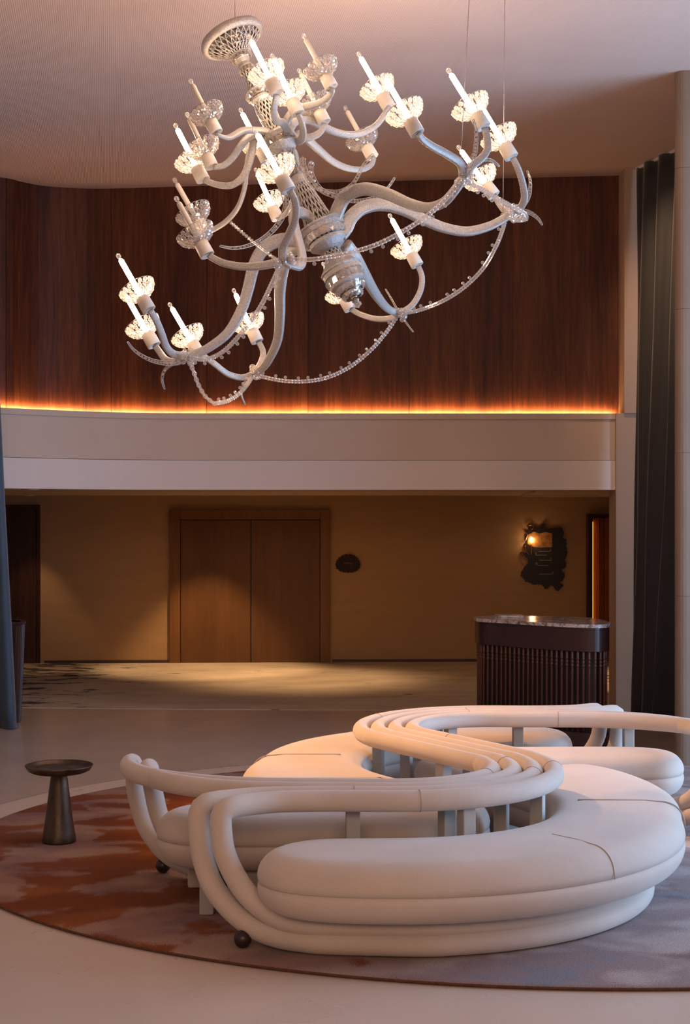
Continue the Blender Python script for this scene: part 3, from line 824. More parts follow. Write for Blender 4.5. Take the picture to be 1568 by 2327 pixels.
# ================================================================== HOST DESK
dk = empty('host_desk', (1.9, 13.9, 0), 'dark brown curved host desk with turned spindles and marble top, before the lit doorway', 'desk')
fpth = catmull([(1.22, 14.45, 0), (1.245, 14.2, 0), (1.40, 14.03, 0), (1.62, 13.80, 0), (1.87, 13.56, 0), (2.07, 13.42, 0), (2.20, 13.40, 0), (2.30, 13.48, 0), (2.335, 13.64, 0), (2.33, 14.0, 0)], 8)
fpth = resample(fpth, .02)
fp2 = [(p.x, p.y) for p in fpth]
closed = fp2+[(2.25, 14.3), (1.9, 14.5), (1.5, 14.6)]
bm = bmesh.new(); prism(bm, closed, .908, 1.116); from_bm('apron', bm, 'desk_paint', dk, smooth=False, off=dk.location)
inn = offs(fp2, .065)
bm = bmesh.new(); prism(bm, inn+[(2.2, 14.25), (1.9, 14.42), (1.5, 14.5)], .02, .91); from_bm('body', bm, 'black', dk, smooth=False, off=dk.location)
bm = bmesh.new(); prism(bm, offs(fp2, .0)+[(2.25, 14.3), (1.9, 14.5), (1.5, 14.6)], 0, .20); from_bm('plinth', bm, 'desk_paint', dk, smooth=False, off=dk.location)
bm = bmesh.new(); oc = offs(fp2, -.018)+[(2.28, 14.33), (1.9, 14.53), (1.5, 14.63)]
prism(bm, oc, 1.116, 1.146); bmesh.ops.bevel(bm, geom=[e for e in bm.edges if abs(e.verts[0].co.z-e.verts[1].co.z) < 1e-5], offset=.006, segments=2, affect='EDGES')
from_bm('marble_top', bm, 'marble', dk, smooth=False, off=dk.location)
bm = bmesh.new(); prism(bm, [(1.39, 14.30), (1.66, 14.28), (1.68, 14.40), (1.62, 14.50), (1.42, 14.55)], 1.147, 1.166); from_bm('raised_slab', bm, 'marble', dk, smooth=False, off=dk.location)
bm = bmesh.new(); lathe(bm, [(.012, 0), (.012, .56), (.0125, .575), (.018, .582), (.013, .590), (.010, .602), (.018, .614), (.010, .628), (.013, .638), (.018, .645), (.013, .652), (.014, .70), (.014, .712)], 10)
sp_me = bpy.data.meshes.new('spindle'); bmesh.ops.recalc_face_normals(bm, faces=bm.faces); bm.to_mesh(sp_me); bm.free(); sp_me.materials.append(M['spindle'])
for p in sp_me.polygons: p.use_smooth = True
cl = [Vector((x, y, 0)) for x, y in offs(fp2, .030)]
for p in resample(cl, .052):
    link('spindle', sp_me, None, dk, Vector((p.x, p.y, .198))-dk.location)

# ================================================================== FLUTED STAND (left)
fs = empty('fluted_stand', (-3.585, 15.58, 0), 'dark brown fluted drum stand half hidden behind the blue curtain', 'stand')
bm = bmesh.new(); nr = 54; rows = []
for z, r in ((0, .285), (.02, .30), (.5, .325), (1.0, .345), (1.015, .35)):
    rows.append([bm.verts.new((math.cos(2*pi*j/(nr*4))*(r-(.0 if j % 4 in (0, 1) else .012)*(z > .01 and z < 1.005)), math.sin(2*pi*j/(nr*4))*(r-(.0 if j % 4 in (0, 1) else .012)*(z > .01 and z < 1.005)), z)) for j in range(nr*4)])
for a, b in zip(rows, rows[1:]):
    for j in range(nr*4): bm.faces.new((a[j], a[(j+1) % (nr*4)], b[(j+1) % (nr*4)], b[j]))
bm.faces.new(rows[0]); from_bm('fluted_body', bm, 'desk_paint', fs, smooth=False)
bm = bmesh.new(); lathe(bm, [(.30, 1.0), (.352, 1.0), (.355, 1.02), (.345, 1.028), (.30, 1.02)], 64, close=False); from_bm('rim', bm, 'desk_paint', fs)
bm = bmesh.new(); lathe(bm, [(.001, .99), (.34, .99), (.34, 1.005), (.001, 1.005)], 48); from_bm('inset_top', bm, 'black', fs)

# ================================================================== WALL SIGNS
def blob(cx, cz, rx, rz, lobes, seed, amp=.12, n=160):
    rnd = random.Random(seed); ph = [rnd.uniform(0, 6.28) for _ in range(6)]
    out = []
    for i in range(n):
        a = 2*pi*i/n
        rr = 1+amp*(.35*math.sin(2*a+ph[0])+.35*math.sin(3*a+ph[1]))+amp*.55*abs(math.sin(lobes*a/2+ph[2]))-amp*.2+amp*.25*math.sin(lobes*1.7*a+ph[3])
        out.append((cx+rx*rr*math.cos(a), cz+rz*rr*math.sin(a)))
    return out
def wall_plate(name, outline, d0, d1, mat, parent, y):
    bm = bmesh.new()
    a = [bm.verts.new((x, y-d1, z)) for x, z in outline]; b = [bm.verts.new((x, y-d0, z)) for x, z in outline]; n = len(a)
    for i in range(n): bm.faces.new((a[i], b[i], b[(i+1) % n], a[(i+1) % n]))
    bm.faces.new(a); bm.faces.new(b)
    return from_bm(name, bm, mat, parent, smooth=False, off=parent.location)
def text(s, size, loc, mat, parent, name='lettering', extr=.0015, align='CENTER'):
    cu = bpy.data.curves.new(name, 'FONT'); cu.body = s; cu.size = size; cu.extrude = extr; cu.align_x = align; cu.align_y = 'CENTER'
    t = bpy.data.objects.new(name, cu); COL.objects.link(t)
    dg = bpy.context.evaluated_depsgraph_get(); me = bpy.data.meshes.new_from_object(t.evaluated_get(dg))
    COL.objects.unlink(t); bpy.data.objects.remove(t); 
    me.materials.clear()
    o = link(name, me, mat, parent); o.location = Vector(loc)-parent.location; o.rotation_euler = (pi/2, 0, 0)
    return o
yq = YW(.05)
q = at(791, 1281, yq)
pq = empty('wall_plaque', (q.x, yq, q.z), 'small dark red scalloped plaque with faint lettering, right of the double door', 'sign')
wall_plate('plate', blob(q.x, q.z, .165, .135, 17, 3), .004, .022, 'plaque', pq, yq)
text('ETERNIS', .034, (q.x-.005, yq-.0235, q.z+.005), 'letter', pq)
text('2   3', .02, (q.x+.04, yq-.0235, q.z-.028), 'letter', pq)
ys = YW(2.85)
q = at(1237, 1268, ys)
ds = empty('directory_sign', (q.x, ys, q.z), 'dark ornate directory sign with glowing top and white level lines, above the host desk', 'sign')
def sp(px, py): v = at(px, py, ys); return (v.x, v.z)
sil = [(1205, 1196), (1216, 1198), (1226, 1200), (1232, 1192), (1238, 1193), (1240, 1201), (1252, 1202), (1262, 1201), (1272, 1200), (1277, 1206), (1279, 1217), (1276, 1222), (1284, 1228), (1284, 1240), (1286, 1250), (1286, 1262), (1283, 1266), (1282, 1277), (1285, 1279), (1281, 1291), (1275, 1292), (1276, 1298), (1281, 1302), (1280, 1312), (1271, 1323), (1278, 1328), (1265, 1341), (1256, 1331), (1249, 1329), (1245, 1335), (1238, 1336), (1232, 1328), (1222, 1326), (1213, 1327), (1205, 1323), (1196, 1320), (1190, 1312), (1185, 1306), (1189, 1294), (1196, 1284), (1201, 1279), (1197, 1270), (1188, 1262), (1184, 1256), (1188, 1254), (1196, 1258), (1194, 1248), (1192, 1240), (1197, 1232), (1195, 1222), (1199, 1214), (1194, 1209), (1197, 1206), (1202, 1208), (1200, 1202)]
wall_plate('silhouette_plate', [sp(p.x+(p.x-1237)*.055*abs(math.sin(i*.95)), p.y+(p.y-1268)*.04*abs(math.sin(i*.95+.6))) for i, p in enumerate(catmull([(a, b, 0) for a, b in sil], 4, True))], .006, .03, 'sign_dark', ds, ys)
wall_plate('glass_panel', [sp(1213, 1236), sp(1254, 1236), sp(1254, 1318), sp(1213, 1318)], .031, .036, 'black', ds, ys)
wall_plate('backlit_panel', [sp(*p) for p in ((1199, 1215), (1212, 1208), (1225, 1212), (1240, 1209), (1254, 1212), (1254, 1243), (1226, 1244), (1212, 1243), (1198, 1236))], .031, .038, 'sign_backlit', ds, ys)  # plain brass, brightened by the added bulb and point light in front
bm = bmesh.new(); v = at(1207.5, 1226, ys-.06); bmesh.ops.create_uvsphere(bm, u_segments=14, v_segments=8, radius=.024, matrix=Matrix.Translation(v)@Matrix.Diagonal((.8, .8, 1.5, 1)))
from_bm('lamp', bm, 'lamp_glow', ds, off=ds.location)  # added bulb standing in for a reflected highlight on the sign
light('sign_lamp', 'POINT', at(1212, 1228, ys-.13), 1.6, (1, .55, .24), shadow_soft_size=.03)  # added point light so the brass top looks lit
bm = bmesh.new()     # brass curls round the edge
for pts in ([(1199, 1200), (1201, 1195), (1207, 1194), (1212, 1198), (1208, 1203)], [(1194, 1209), (1198, 1214), (1196, 1224), (1193, 1232)], [(1193, 1240), (1195, 1252), (1202, 1260)], [(1186, 1257), (1192, 1266), (1200, 1272)], [(1207, 1236), (1208, 1246), (1207, 1262)]):
    tube(bm, catmull([at(a, b, ys-.042) for a, b in pts], 5), .006, 8, uvlen=False)
from_bm('brass_curls', bm, 'sign_brass', ds, off=ds.location)
for y_, x0_, x1_ in ((1253, 1224, 1250), (1261.5, 1217, 1243), (1273, 1226, 1254), (1285, 1221, 1246), (1304.5, 1226, 1258)):
    a = at(x0_, y_, ys-.041); b = at(x1_, y_, ys-.041); bm = bmesh.new(); box(bm, a.x, b.x, a.y-.002, a.y+.001, a.z-.0025, a.z+.0025)
    from_bm('level_line', bm, 'sign_text', ds, smooth=False, off=ds.location)
for s, px, py in (('3', 1251, 1250), ('2', 1218, 1258), ('1', 1252, 1270), ('0', 1219, 1281), ('-1', 1256, 1301)):
    text(s, .05 if s == '0' else .036, at(px, py, ys-.043), 'sign_text', ds, 'level_number')

# ================================================================== DOWNLIGHTS
dl = None
def downlight(x, y, energy, label, spot=1.15, blend=.5, lit=True, z=2.372):
    t = empty('downlight', (x, y, z-.008), label, 'downlight', )
    bm = bmesh.new(); lathe(bm, [(.045, .006), (.062, .006), (.062, 0), (.048, -.003), (.040, .004)], 24, close=False); from_bm('trim_ring', bm, 'plaster_light', t)
    bm = bmesh.new(); lathe(bm, [(.001, .003), (.041, .003), (.041, .006), (.001, .006)], 20); from_bm('lens', bm, 'lamp_glow' if lit else 'black', t)
    if energy:
        l = light('downlight_beam', 'SPOT', (x, y, z-.03), energy, (1, .62, .30), (0, 0, 0), spot_size=spot, spot_blend=blend, shadow_soft_size=.03)
    return t
downlight(-1.9, 20.95, 230, 'round recessed downlight in the hallway ceiling before the left door leaf', 1.36, .55, False)
downlight(-.55, 19.6, 200, 'round recessed downlight in the hallway ceiling between the double door and the balcony', 1.5, .8, False)
downlight(-3.27, 16.15, 10, 'round recessed downlight just behind the balcony edge above the fluted stand', 1.3)
downlight(-4.35, 21.2, 40, 'round recessed downlight in the hallway ceiling before the dark left door', 1.1, .5, False)
downlight(3.55, 19.6, 150, 'round recessed downlight in the hallway ceiling behind the pale column', 1.3, .5, False)
downlight(.9, 19.6, 9, 'round recessed downlight in the hallway ceiling before the wall plaque', 2.2, 1, False)
# broad warm fill added under the hallway ceiling, no fixture there
light('hall_glow', 'AREA', (1.0, 19.2, 2.33), 8, (1, .52, .20), (0, 0, 0), shape='RECTANGLE', size=6.0, size_y=3.0)
# curtain wash
light('curtain_wash', 'SPOT', (2.55, 14.4, 5.7), 200, (1, .62, .33), (math.radians(48), 0, math.radians(-38)), spot_size=1.2, spot_blend=1, shadow_soft_size=.05)

# ================================================================== CHANDELIER
A_DN = Vector((.430, -.156, -.889)).normalized()           # stem axis, downwards
def on_plane(px, py, P0):
    d = Vector(((px-784)/F, 1, (HY-py)/F)); o = Vector((0, 0, EYE))
    t = (P0-o).dot(A_DN)/d.dot(A_DN); return o+d*t
HUB = at(745, 540, 9.97)
chn = empty('chandelier', HUB, 'huge tilted white beaded crystal chandelier with candle arms hanging from wires under the ceiling', 'chandelier')
def cpart(name, bm, mat, smooth=True): return from_bm(name, bm, mat, chn, smooth, off=HUB)
P_NODE = at(795, 641, 9.97); P_LOW = at(750, 565, 9.97); P_UP = at(630, 325, 10.05); P_UPA = at(645, 345, 10.05)
def clampY(p, lo=8.75, hi=11.25, px=None): 
    return p
# --- stem along the axis; s = metres down from the canopy top
TOPP = at(526, 84, 10.17)
def on_axis(px, py):
    # depth varies linearly from canopy to finial
    t = (py-84)/(690-84); return at(px, py, 10.17+(9.86-10.17)*t)
BOT = on_axis(812, 692); AX = (BOT-TOPP).normalized(); LEN = (BOT-TOPP).length
rotA = AX.to_track_quat('Z', 'X').to_matrix().to_4x4()
MA = Matrix.Translation(TOPP) @ rotA
def s_of(py): return (py-84)/(690-84)*LEN
def px_r(r): return r/F*10.0
def stem(name, prof, mat, seg=36, smooth=None):
    if smooth is None: smooth = seg <= 16 or name.startswith(('canopy', 'stem')) 
    seg = seg if smooth else 18
    bm = bmesh.new(); lathe(bm, [(px_r(r), s_of(y)) for r, y in prof], seg, MA); return cpart(name, bm, mat, smooth)
def gem_ring(name, r, y, n, gr, gh):
    bm = bmesh.new()
    for j in range(n):
        a = 2*pi*j/n; c = MA @ Vector((px_r(r)*math.cos(a), px_r(r)*math.sin(a), s_of(y)))
        gem(bm, c, (MA.to_3x3() @ Vector((math.cos(a), math.sin(a), 0))), gr, gh)
    b2 = bmesh.new(); lathe(b2, [(px_r(r)*.9, s_of(y)-gr), (px_r(r)*.9, s_of(y)+gr)], 24, MA); cpart('crystal_backing', b2, 'backing')
    return cpart(name, bm, 'crystal', False)
def lattice(name, prof, n, twist, r=.0035, mat='thread', both=True):
    bm = bmesh.new(); K = 10
    def rad(t):
        f = t*(len(prof)-1); i = min(int(f), len(prof)-2); f -= i; return prof[i][0]*(1-f)+prof[i+1][0]*f, prof[i][1]*(1-f)+prof[i+1][1]*f
    for sg in ((1, -1) if both else (1,)):
        for j in range(n):
            pts = []
            for k in range(K+1):
                rr, y = rad(k/K); a = 2*pi*j/n+sg*twist*k/K
                pts.append(MA @ Vector((px_r(rr)*math.cos(a), px_r(rr)*math.sin(a), s_of(y))))
            tube(bm, pts, r, 5, caps=False, uvlen=False)
    return cpart(name, bm, mat)
# canopy dish
stem('canopy_rim', [(66, 76), (74, 80), (77, 87), (74, 95), (66, 97), (60, 93), (62, 84)], 'thread', 64)
lattice('canopy_lattice', [(64, 96), (52, 106), (38, 114), (24, 124)], 26, .35, .0035)
gem_ring('canopy_crystals', 56, 100, 34, .016, .02); gem_ring('canopy_crystals', 42, 110, 26, .015, .02)
stem('canopy_cap', [(1, 82), (64, 84), (64, 88), (30, 92), (1, 94)], 'thread', 40)
stem('collar', [(22, 122), (25, 125), (22, 128)], 'thread'); gem_ring('collar_crystals', 23, 131, 15, .019, .026)
stem('collar', [(21, 135), (17, 139), (14, 146), (16, 153), (13, 158)], 'thread')
gem_ring('collar_crystals', 17, 161, 12, .018, .024); stem('stem_core', [(8, 150), (8, 225)], 'mirror', 16)
lattice('stem_lattice', [(15, 166), (12, 180), (16, 198), (22, 208)], 12, 1.0, .0035)
stem('knop', [(24, 206), (28, 210), (25, 213)], 'thread'); gem_ring('knop_crystals', 27, 218, 16, .022, .03)
stem('knop', [(22, 224), (24, 230), (19, 238)], 'thread')
stem('stem_core', [(12, 225), (13, 305)], 'backing', 16)
lattice('stem_lattice', [(20, 236), (22, 255), (21, 275), (19, 305)], 16, 1.2, .0055)
stem('upper_hub', [(26, 303), (36, 308), (37, 312), (33, 318)], 'thread', 48); gem_ring('upper_hub_crystals', 34, 324, 20, .025, .032)
stem('upper_hub', [(33, 330), (36, 336), (28, 346), (18, 352), (14, 362)], 'thread', 48)
stem('stem_core', [(22, 350), (10, 366), (9, 400)], 'mirror', 16)
lattice('stem_lattice', [(20, 350), (15, 372), (14, 392)], 14, .8, .004); gem_ring('collar_crystals', 18, 397, 12, .021, .026)
stem('collar', [(16, 403), (18, 408), (19, 418), (17, 424)], 'thread')
lattice('stem_lattice', [(18, 424), (23, 455), (29, 490), (37, 522)], 20, 1.0, .0055)
stem('stem_core', [(9, 424), (15, 520)], 'backing', 16)
stem('lower_hub', [(30, 512), (52, 516), (60, 518), (60, 522), (56, 523), (54, 532)], 'thread', 56); gem_ring('lower_hub_crystals', 48, 540, 24, .029, .036)
stem('lower_hub', [(46, 549), (45, 556), (30, 566), (20, 570)], 'thread', 56); stem('hub_plate', [(1, 526), (52, 527), (48, 546), (1, 548)], 'mirror', 40)
lattice('stem_lattice', [(18, 568), (18, 586)], 12, .8, .004); stem('stem_core', [(9, 560), (9, 600)], 'mirror', 16)
stem('bottom_knop', [(20, 588), (28, 591), (40, 604), (48, 611), (49, 614), (46, 616), (46, 625)], 'thread', 56); gem_ring('bottom_crystals', 42, 632, 20, .030, .036)
stem('bottom_knop', [(42, 640), (41, 646), (35, 649)], 'thread', 56); gem_ring('bottom_crystals', 31, 655, 16, .026, .04); gem_ring('bottom_crystals', 20, 668, 12, .024, .04)
stem('bottom_core', [(38, 612), (40, 640), (24, 664), (8, 676)], 'mirror', 32)
gem_ring('finial', 5, 682, 6, .014, .025)
bm = bmesh.new(); gem(bm, MA @ Vector((0, 0, s_of(690))), AX, .028, .05); cpart('finial', bm, 'crystal', False)

# --- arms
def poly_y(pts, y0, y1):
    n = len(pts)-1; return [at(x, y, y0+(y1-y0)*(3*(i/n)**2-2*(i/n)**3)) for i, (x, y) in enumerate(pts)]
def band(bm, P, wf, flat, side, seg=16, taper=True):
    """rounded ribbon: wide across the swing plane, thin along its normal; squared-off section"""
    uvl = bm.loops.layers.uv.verify(); rings = []; Ls = [0]; k = len(P)
    for a, b in zip(P, P[1:]): Ls.append(Ls[-1]+(b-a).length)
    prev = None
    for i, p in enumerate(P):
        t = (P[min(i+1, k-1)]-P[max(i-1, 0)]).normalized()
        b = side-t*side.dot(t)
        if b.length < .25 and prev is not None: b = prev-t*prev.dot(t)
        b.normalize()
        if prev is not None and b.dot(prev) < 0: b = -b
        if prev is not None: b = (prev*.75+b*.25); b = (b-t*b.dot(t)).normalized()
        prev = b; n = b.cross(t); w_ = wf(Ls[i]/Ls[-1])*.5; ring_ = []
        for j in range(seg):
            c, s_ = math.cos(2*pi*j/seg), math.sin(2*pi*j/seg)
            c = math.copysign(abs(c)**.55, c); s_ = math.copysign(abs(s_)**.55, s_)
            ring_.append(bm.verts.new(p+n*c*w_+b*s_*w_*flat))
        rings.append(ring_)
    for i in range(k-1):
        for j in range(seg):
            f = bm.faces.new((rings[i][j], rings[i][(j+1) % seg], rings[i+1][(j+1) % seg], rings[i+1][j]))
            for lp, u, v in zip(f.loops, (Ls[i], Ls[i], Ls[i+1], Ls[i+1]), (j/seg, (j+1)/seg, (j+1)/seg, j/seg)): lp[uvl].uv = (u, v)
    bm.faces.new(rings[0]); bm.faces.new(rings[-1])
def arm(name, pts, y0, y1, w0, w1, mat='wound', flat=.6):
    P = resample(catmull(poly_y(pts, y0, y1), 8), .015); bm = bmesh.new()
    c = sum(P, Vector())/len(P); nrm = Vector()
    for a, b in zip(P, P[1:]): nrm += (a-c).cross(b-c)
    if nrm.length < 1e-4: nrm = Vector((0, 1, 0))
    if nrm.y > 0: nrm = -nrm
    nrm = (nrm.normalized()+Vector((0, -.6, 0))).normalized()
    band(bm, P, lambda t: (w0+(w1-w0)*t), flat, nrm); return cpart(name, bm, mat)
ND = {1: (1055, 402), 2: (1165, 484), 3: (908, 712), 4: (576, 850), 5: (426, 809), 6: (643, 593)}
NP = {k: on_plane(v[0], v[1], P_NODE) for k, v in ND.items()}
hy = HUB.y
big = [(1, [(756, 534), (760, 500), (780, 452), (806, 434), (840, 430), (885, 443), (930, 463), (972, 472), (1008, 460), (1034, 432), ND[1]]),
       (2, [(772, 536), (786, 518), (798, 494), (826, 472), (868, 465), (915, 476), (965, 500), (1010, 518), (1062, 526), (1112, 514), (1148, 495), ND[2]]),
       (3, [(786, 558), (806, 586), (830, 628), (856, 672), (882, 702), ND[3]]),
       (4, [(726, 556), (690, 556), (658, 574), (643, 610), (636, 660), (636, 720), (630, 775), (608, 822), (590, 842), ND[4]]),
       (5, [(705, 550), (668, 545), (630, 548), (597, 568), (577, 605), (563, 660), (548, 706), (518, 756), (478, 788), (448, 803), ND[5]]),
       (6, [(738, 524), (712, 500), (687, 484), (671, 484), (667, 503), (676, 540), (686, 580), (682, 604), (663, 602), ND[6]])]
for k, pts in big:
    arm('main_arm', pts, hy+(.1 if k in (3, 4) else -.05), NP[k].y, .096 if k != 6 else .080, .052)
# candle list: (tip, socket bottom, lit, tier)
CA = [((267, 578), (339, 705), 1, 0, 5), ((281, 662), (351, 786), 1, 0, 5), ((384, 689), (452, 805), 1, 0, 4), ((530, 657), (585, 777), 1, 0, 4),
      ((884, 487), (949, 604), 1, 0, 3), ((733, 597), (796, 704), 1, 0, 3), ((1085, 228), (1163, 358), 1, 0, 2), ((1040, 332), (1123, 445), 1, 0, 2),
      ((870, 168), (949, 304), 1, 0, 1), ((1017, 157), (1100, 290), 1, 0, 1), ((399, 448), (472, 581), 0, 0, 6), ((578, 293), (656, 434), 1, 0, 6),
      ((565, 81), (630, 212), 1, 1, 0), ((617, 124), (677, 259), 1, 1, 0), ((688, 78), (754, 199), 0, 1, 0), ((678, 157), (738, 279), 0, 1, 0),
      ((813, 120), (884, 244), 1, 1, 0), ((783, 242), (847, 358), 0, 1, 0), ((432, 181), (492, 302), 0, 1, 0), ((424, 257), (482, 380), 0, 1, 0),
      ((397, 282), (462, 410), 1, 1, 0), ((395, 406), (466, 531), 0, 1, 0), ((580, 383), (631, 498), 1, 1, 0), ((545, 247), (607, 366), 1, 1, 0)]
# meshes shared by all candles (local z up, socket bottom at the origin)
def mesh_of(bm, mat, smooth=True, nm='part'):
    bmesh.ops.recalc_face_normals(bm, faces=bm.faces); me = bpy.data.meshes.new(nm); bm.to_mesh(me); bm.free(); me.materials.append(M[mat])
    if smooth:
        for p in me.polygons: p.use_smooth = True
    return me
bm = bmesh.new(); lathe(bm, [(.032, .014), (.042, 0), (.045, .002), (.044, .05), (.042, .092), (.034, .10), (.001, .10)], 24); me_sock = mesh_of(bm, 'socket')
bm = bmesh.new(); lathe(bm, [(.0165, .09), (.0165, .365), (.013, .375), (.006, .381), (.001, .382)], 16); me_off = mesh_of(bm, 'candle_off'); me_lit = me_off.copy(); me_lit.materials.clear(); me_lit.materials.append(M['candle_lit'])
bm = bmesh.new(); lathe(bm, [(.006, .378), (.008, .384), (.013, .392), (.0155, .402), (.013, .412), (.006, .419), (.001, .420)], 12); me_tip = mesh_of(bm, 'crystal')
bm = bmesh.new()
prof = [(.047, .100, 9), (.069, .107, 12), (.088, .120, 15), (.102, .139, 17), (.109, .161, 18)]
for r, z, n in prof:
    for j in range(n):
        a = 2*pi*(j+.5*(n % 2))/n; c = Vector((r*math.cos(a), r*math.sin(a), z))
        gem(bm, c, Vector((math.cos(a)*.75, math.sin(a)*.75, -.6)), .0155, .024)
me_cup = mesh_of(bm, 'crystal', False)
bm = bmesh.new()
for r, z in ((.116, .176), (.036, .09)):
    tube(bm, [Vector((r*math.cos(2*pi*j/40), r*math.sin(2*pi*j/40), z)) for j in range(41)], .0017, 5, caps=False, uvlen=False)
for j in range(16):
    a = 2*pi*j/16; tube(bm, catmull([(r*math.cos(a), r*math.sin(a), z) for r, z in ((.036, .09), (.072, .099), (.103, .130), (.116, .176))], 3), .0014, 4, caps=False, uvlen=False)
me_wire = mesh_of(bm, 'wire')
for tip, sb, lit, tier, nd in CA:
    B_ = on_plane(sb[0], sb[1], P_UP if tier else P_LOW)
    T_ = at(tip[0], tip[1], B_.y+.064); d = T_-B_; s = d.length/.415
    o = bpy.data.objects.new('candle_light', me_sock); COL.objects.link(o); o.parent = chn
    o.location = B_-HUB; o.rotation_mode = 'QUATERNION'; o.rotation_quaternion = d.to_track_quat('Z', 'Y'); o.scale = (s, s, s)
    for nm, me in (('candle_tube', me_lit if lit else me_off), ('glass_tip', me_tip), ('crystal_cup', me_cup), ('cup_frame', me_wire)):
        c = bpy.data.objects.new(nm, me); COL.objects.link(c); c.parent = o
        if nm == 'candle_tube' : c['label'] = 'glowing white candle tube' if lit else 'unlit white candle tube'
    if lit:
        dn_ = d.normalized()
        light('candle_bulb', 'POINT', B_+dn_*.25*s+Vector((0, 0, 0)), 12, (1.0, .64, .41), shadow_soft_size=.045)
# sub-arms from nodes to sockets
SUB = [(1, [(1052, 398), (1046, 372), (1018, 352), (985, 334), (962, 318), (950, 303)], (949, 304), 0),
       (1, [(1056, 400), (1072, 378), (1094, 360), (1107, 340), (1107, 315), (1101, 290)], (1100, 290), 0),
       (2, [(1165, 484), (1184, 470), (1192, 448), (1188, 418), (1178, 385), (1165, 358)], (1163, 358), 0),
       (2, [(1163, 484), (1148, 478), (1136, 464), (1124, 445)], (1123, 445), 0),
       (3, [(908, 712), (936, 694), (955, 662), (959, 630), (950, 604)], (949, 604), 0),
       (3, [(906, 714), (884, 724), (850, 724), (818, 714), (797, 702)], (796, 704), 0),
       (4, [(576, 850), (592, 826), (598, 800), (587, 776)], (585, 777), 0),
       (4, [(576, 850), (550, 858), (518, 850), (486, 826), (454, 803)], (452, 805), 0),
       (5, [(426, 809), (398, 806), (379, 790), (368, 760), (356, 730), (341, 705)], (339, 705), 0),
       (5, [(424, 812), (400, 822), (378, 818), (364, 802), (352, 785)], (351, 786), 0),
       (6, [(640, 594), (600, 603), (555, 606), (515, 600), (490, 590), (474, 580)], (472, 581), 0),
       (6, [(643, 590), (643, 562), (658, 530), (671, 495), (671, 460), (658, 433)], (656, 434), 0)]
for nd, pts, sb, tier in SUB:
    S_ = on_plane(sb[0], sb[1], P_LOW); arm('candle_arm', pts, NP[nd].y, S_.y, .046 if nd in (3, 4) else .052, .040)
UPS = [([(672, 318), (655, 297), (642, 279), (628, 275), (622, 255), (629, 215)], (630, 212)),
       ([(668, 318), (684, 318), (689, 302), (686, 280), (678, 258)], (677, 259)),
       ([(650, 318), (650, 280), (670, 250), (700, 241), (730, 232), (752, 214), (755, 200)], (754, 199)),
       ([(660, 318), (680, 312), (705, 312), (728, 300), (737, 280)], (738, 279)),
       ([(655, 318), (661, 289), (676, 274), (700, 274), (723, 282), (756, 298), (789, 306), (822, 303), (855, 284), (875, 258), (886, 242)], (884, 244)),
       ([(665, 322), (680, 305), (693, 312), (723, 339), (756, 367), (789, 382), (822, 385), (844, 374), (850, 357)], (847, 358)),
       ([(628, 312), (610, 300), (575, 296), (552, 297), (536, 305), (518, 313), (502, 309), (491, 301)], (492, 302)),
       ([(622, 316), (590, 308), (566, 312), (547, 332), (529, 358), (506, 377), (484, 379)], (482, 380)),
       ([(620, 318), (596, 304), (578, 312), (573, 338), (566, 370), (552, 402), (526, 421), (494, 420), (463, 409)], (462, 410)),
       ([(630, 322), (600, 310), (577, 318), (566, 345), (560, 385), (555, 430), (540, 472), (515, 502), (488, 520), (467, 530)], (466, 531)),
       ([(650, 330), (668, 352), (672, 390), (670, 440), (655, 480), (632, 497)], (631, 498)),
       ([(640, 326), (630, 345), (618, 362), (608, 366)], (607, 366))]
HU = on_axis(645, 322)
for pts, sb in UPS:
    S_ = on_plane(sb[0], sb[1], P_UP); arm('candle_arm', pts, HU.y, S_.y, .060, .038)
# nodes: clusters of glass beads
for k, p in NP.items():
    bm = bmesh.new(); ball(bm, p, .028, 12)
    for j in range(9):
        d = Vector((random.uniform(-1, 1), random.uniform(-1, 1), random.uniform(-1, 1))).normalized(); ball(bm, p+d*.05, random.choice((.015, .020, .025)), 10)
    cpart('bead_cluster', bm, 'crystal')
# beaded straps between nodes
def garland(name, P, w=.024, beads=True, chain=False):
    P = resample(catmull(P, 8), .012); bm = bmesh.new(); Fm = frames(P)
    if not chain:
        tube(bm, P, w*.55, 6, uvlen=False); o = None
        for i in range(0, len(P), 2):
            t, n, b = Fm[i]; dr = (Vector((0, 0, EYE))-P[i]).normalized(); dr = (dr-t*dr.dot(t)).normalized()
            for q in (-1, 1): gem(bm, P[i]+dr*w*.48+dr.cross(t)*q*w*.33, dr, .0085, .014)
            if beads and i % 14 in (0, 6) and random.random() < .85:
                side = dr.cross(t)*(1 if (i//7) % 2 else -1); ball(bm, P[i]+side*(w*.5+.014), .0115, 8)
    else:
        tube(bm, P, .002, 4, uvlen=False)
        for i in range(0, len(P), 2): ball(bm, P[i], .0115 if i % 6 else .016, 8)
    return cpart(name, bm, 'crystal', False)
def lerp_path(pts, a, b):
    n = len(pts)-1; return [at(x, y, a.y+(b.y-a.y)*i/n) for i, (x, y) in enumerate(pts)]
garland('bead_garland', lerp_path([(648, 588), (702, 590), (753, 583), (804, 572), (855, 556), (906, 531), (957, 500), (1000, 465), (1034, 428), (1052, 405)], NP[6], NP[1]))
garland('bead_garland', lerp_path([(1059, 412), (1094, 430), (1132, 452), (1168, 472), (1190, 484), (1194, 497), (1172, 500), (1150, 492)], NP[1], NP[2]))
garland('bead_garland', lerp_path([(1150, 490), (1142, 522), (1126, 562), (1096, 612), (1052, 655), (1002, 686), (952, 705), (914, 712)], NP[2], NP[3]))
garland('bead_garland', lerp_path([(902, 720), (880, 752), (846, 792), (802, 829), (752, 855), (702, 866), (650, 866), (604, 858), (582, 851)], NP[3], NP[4]))
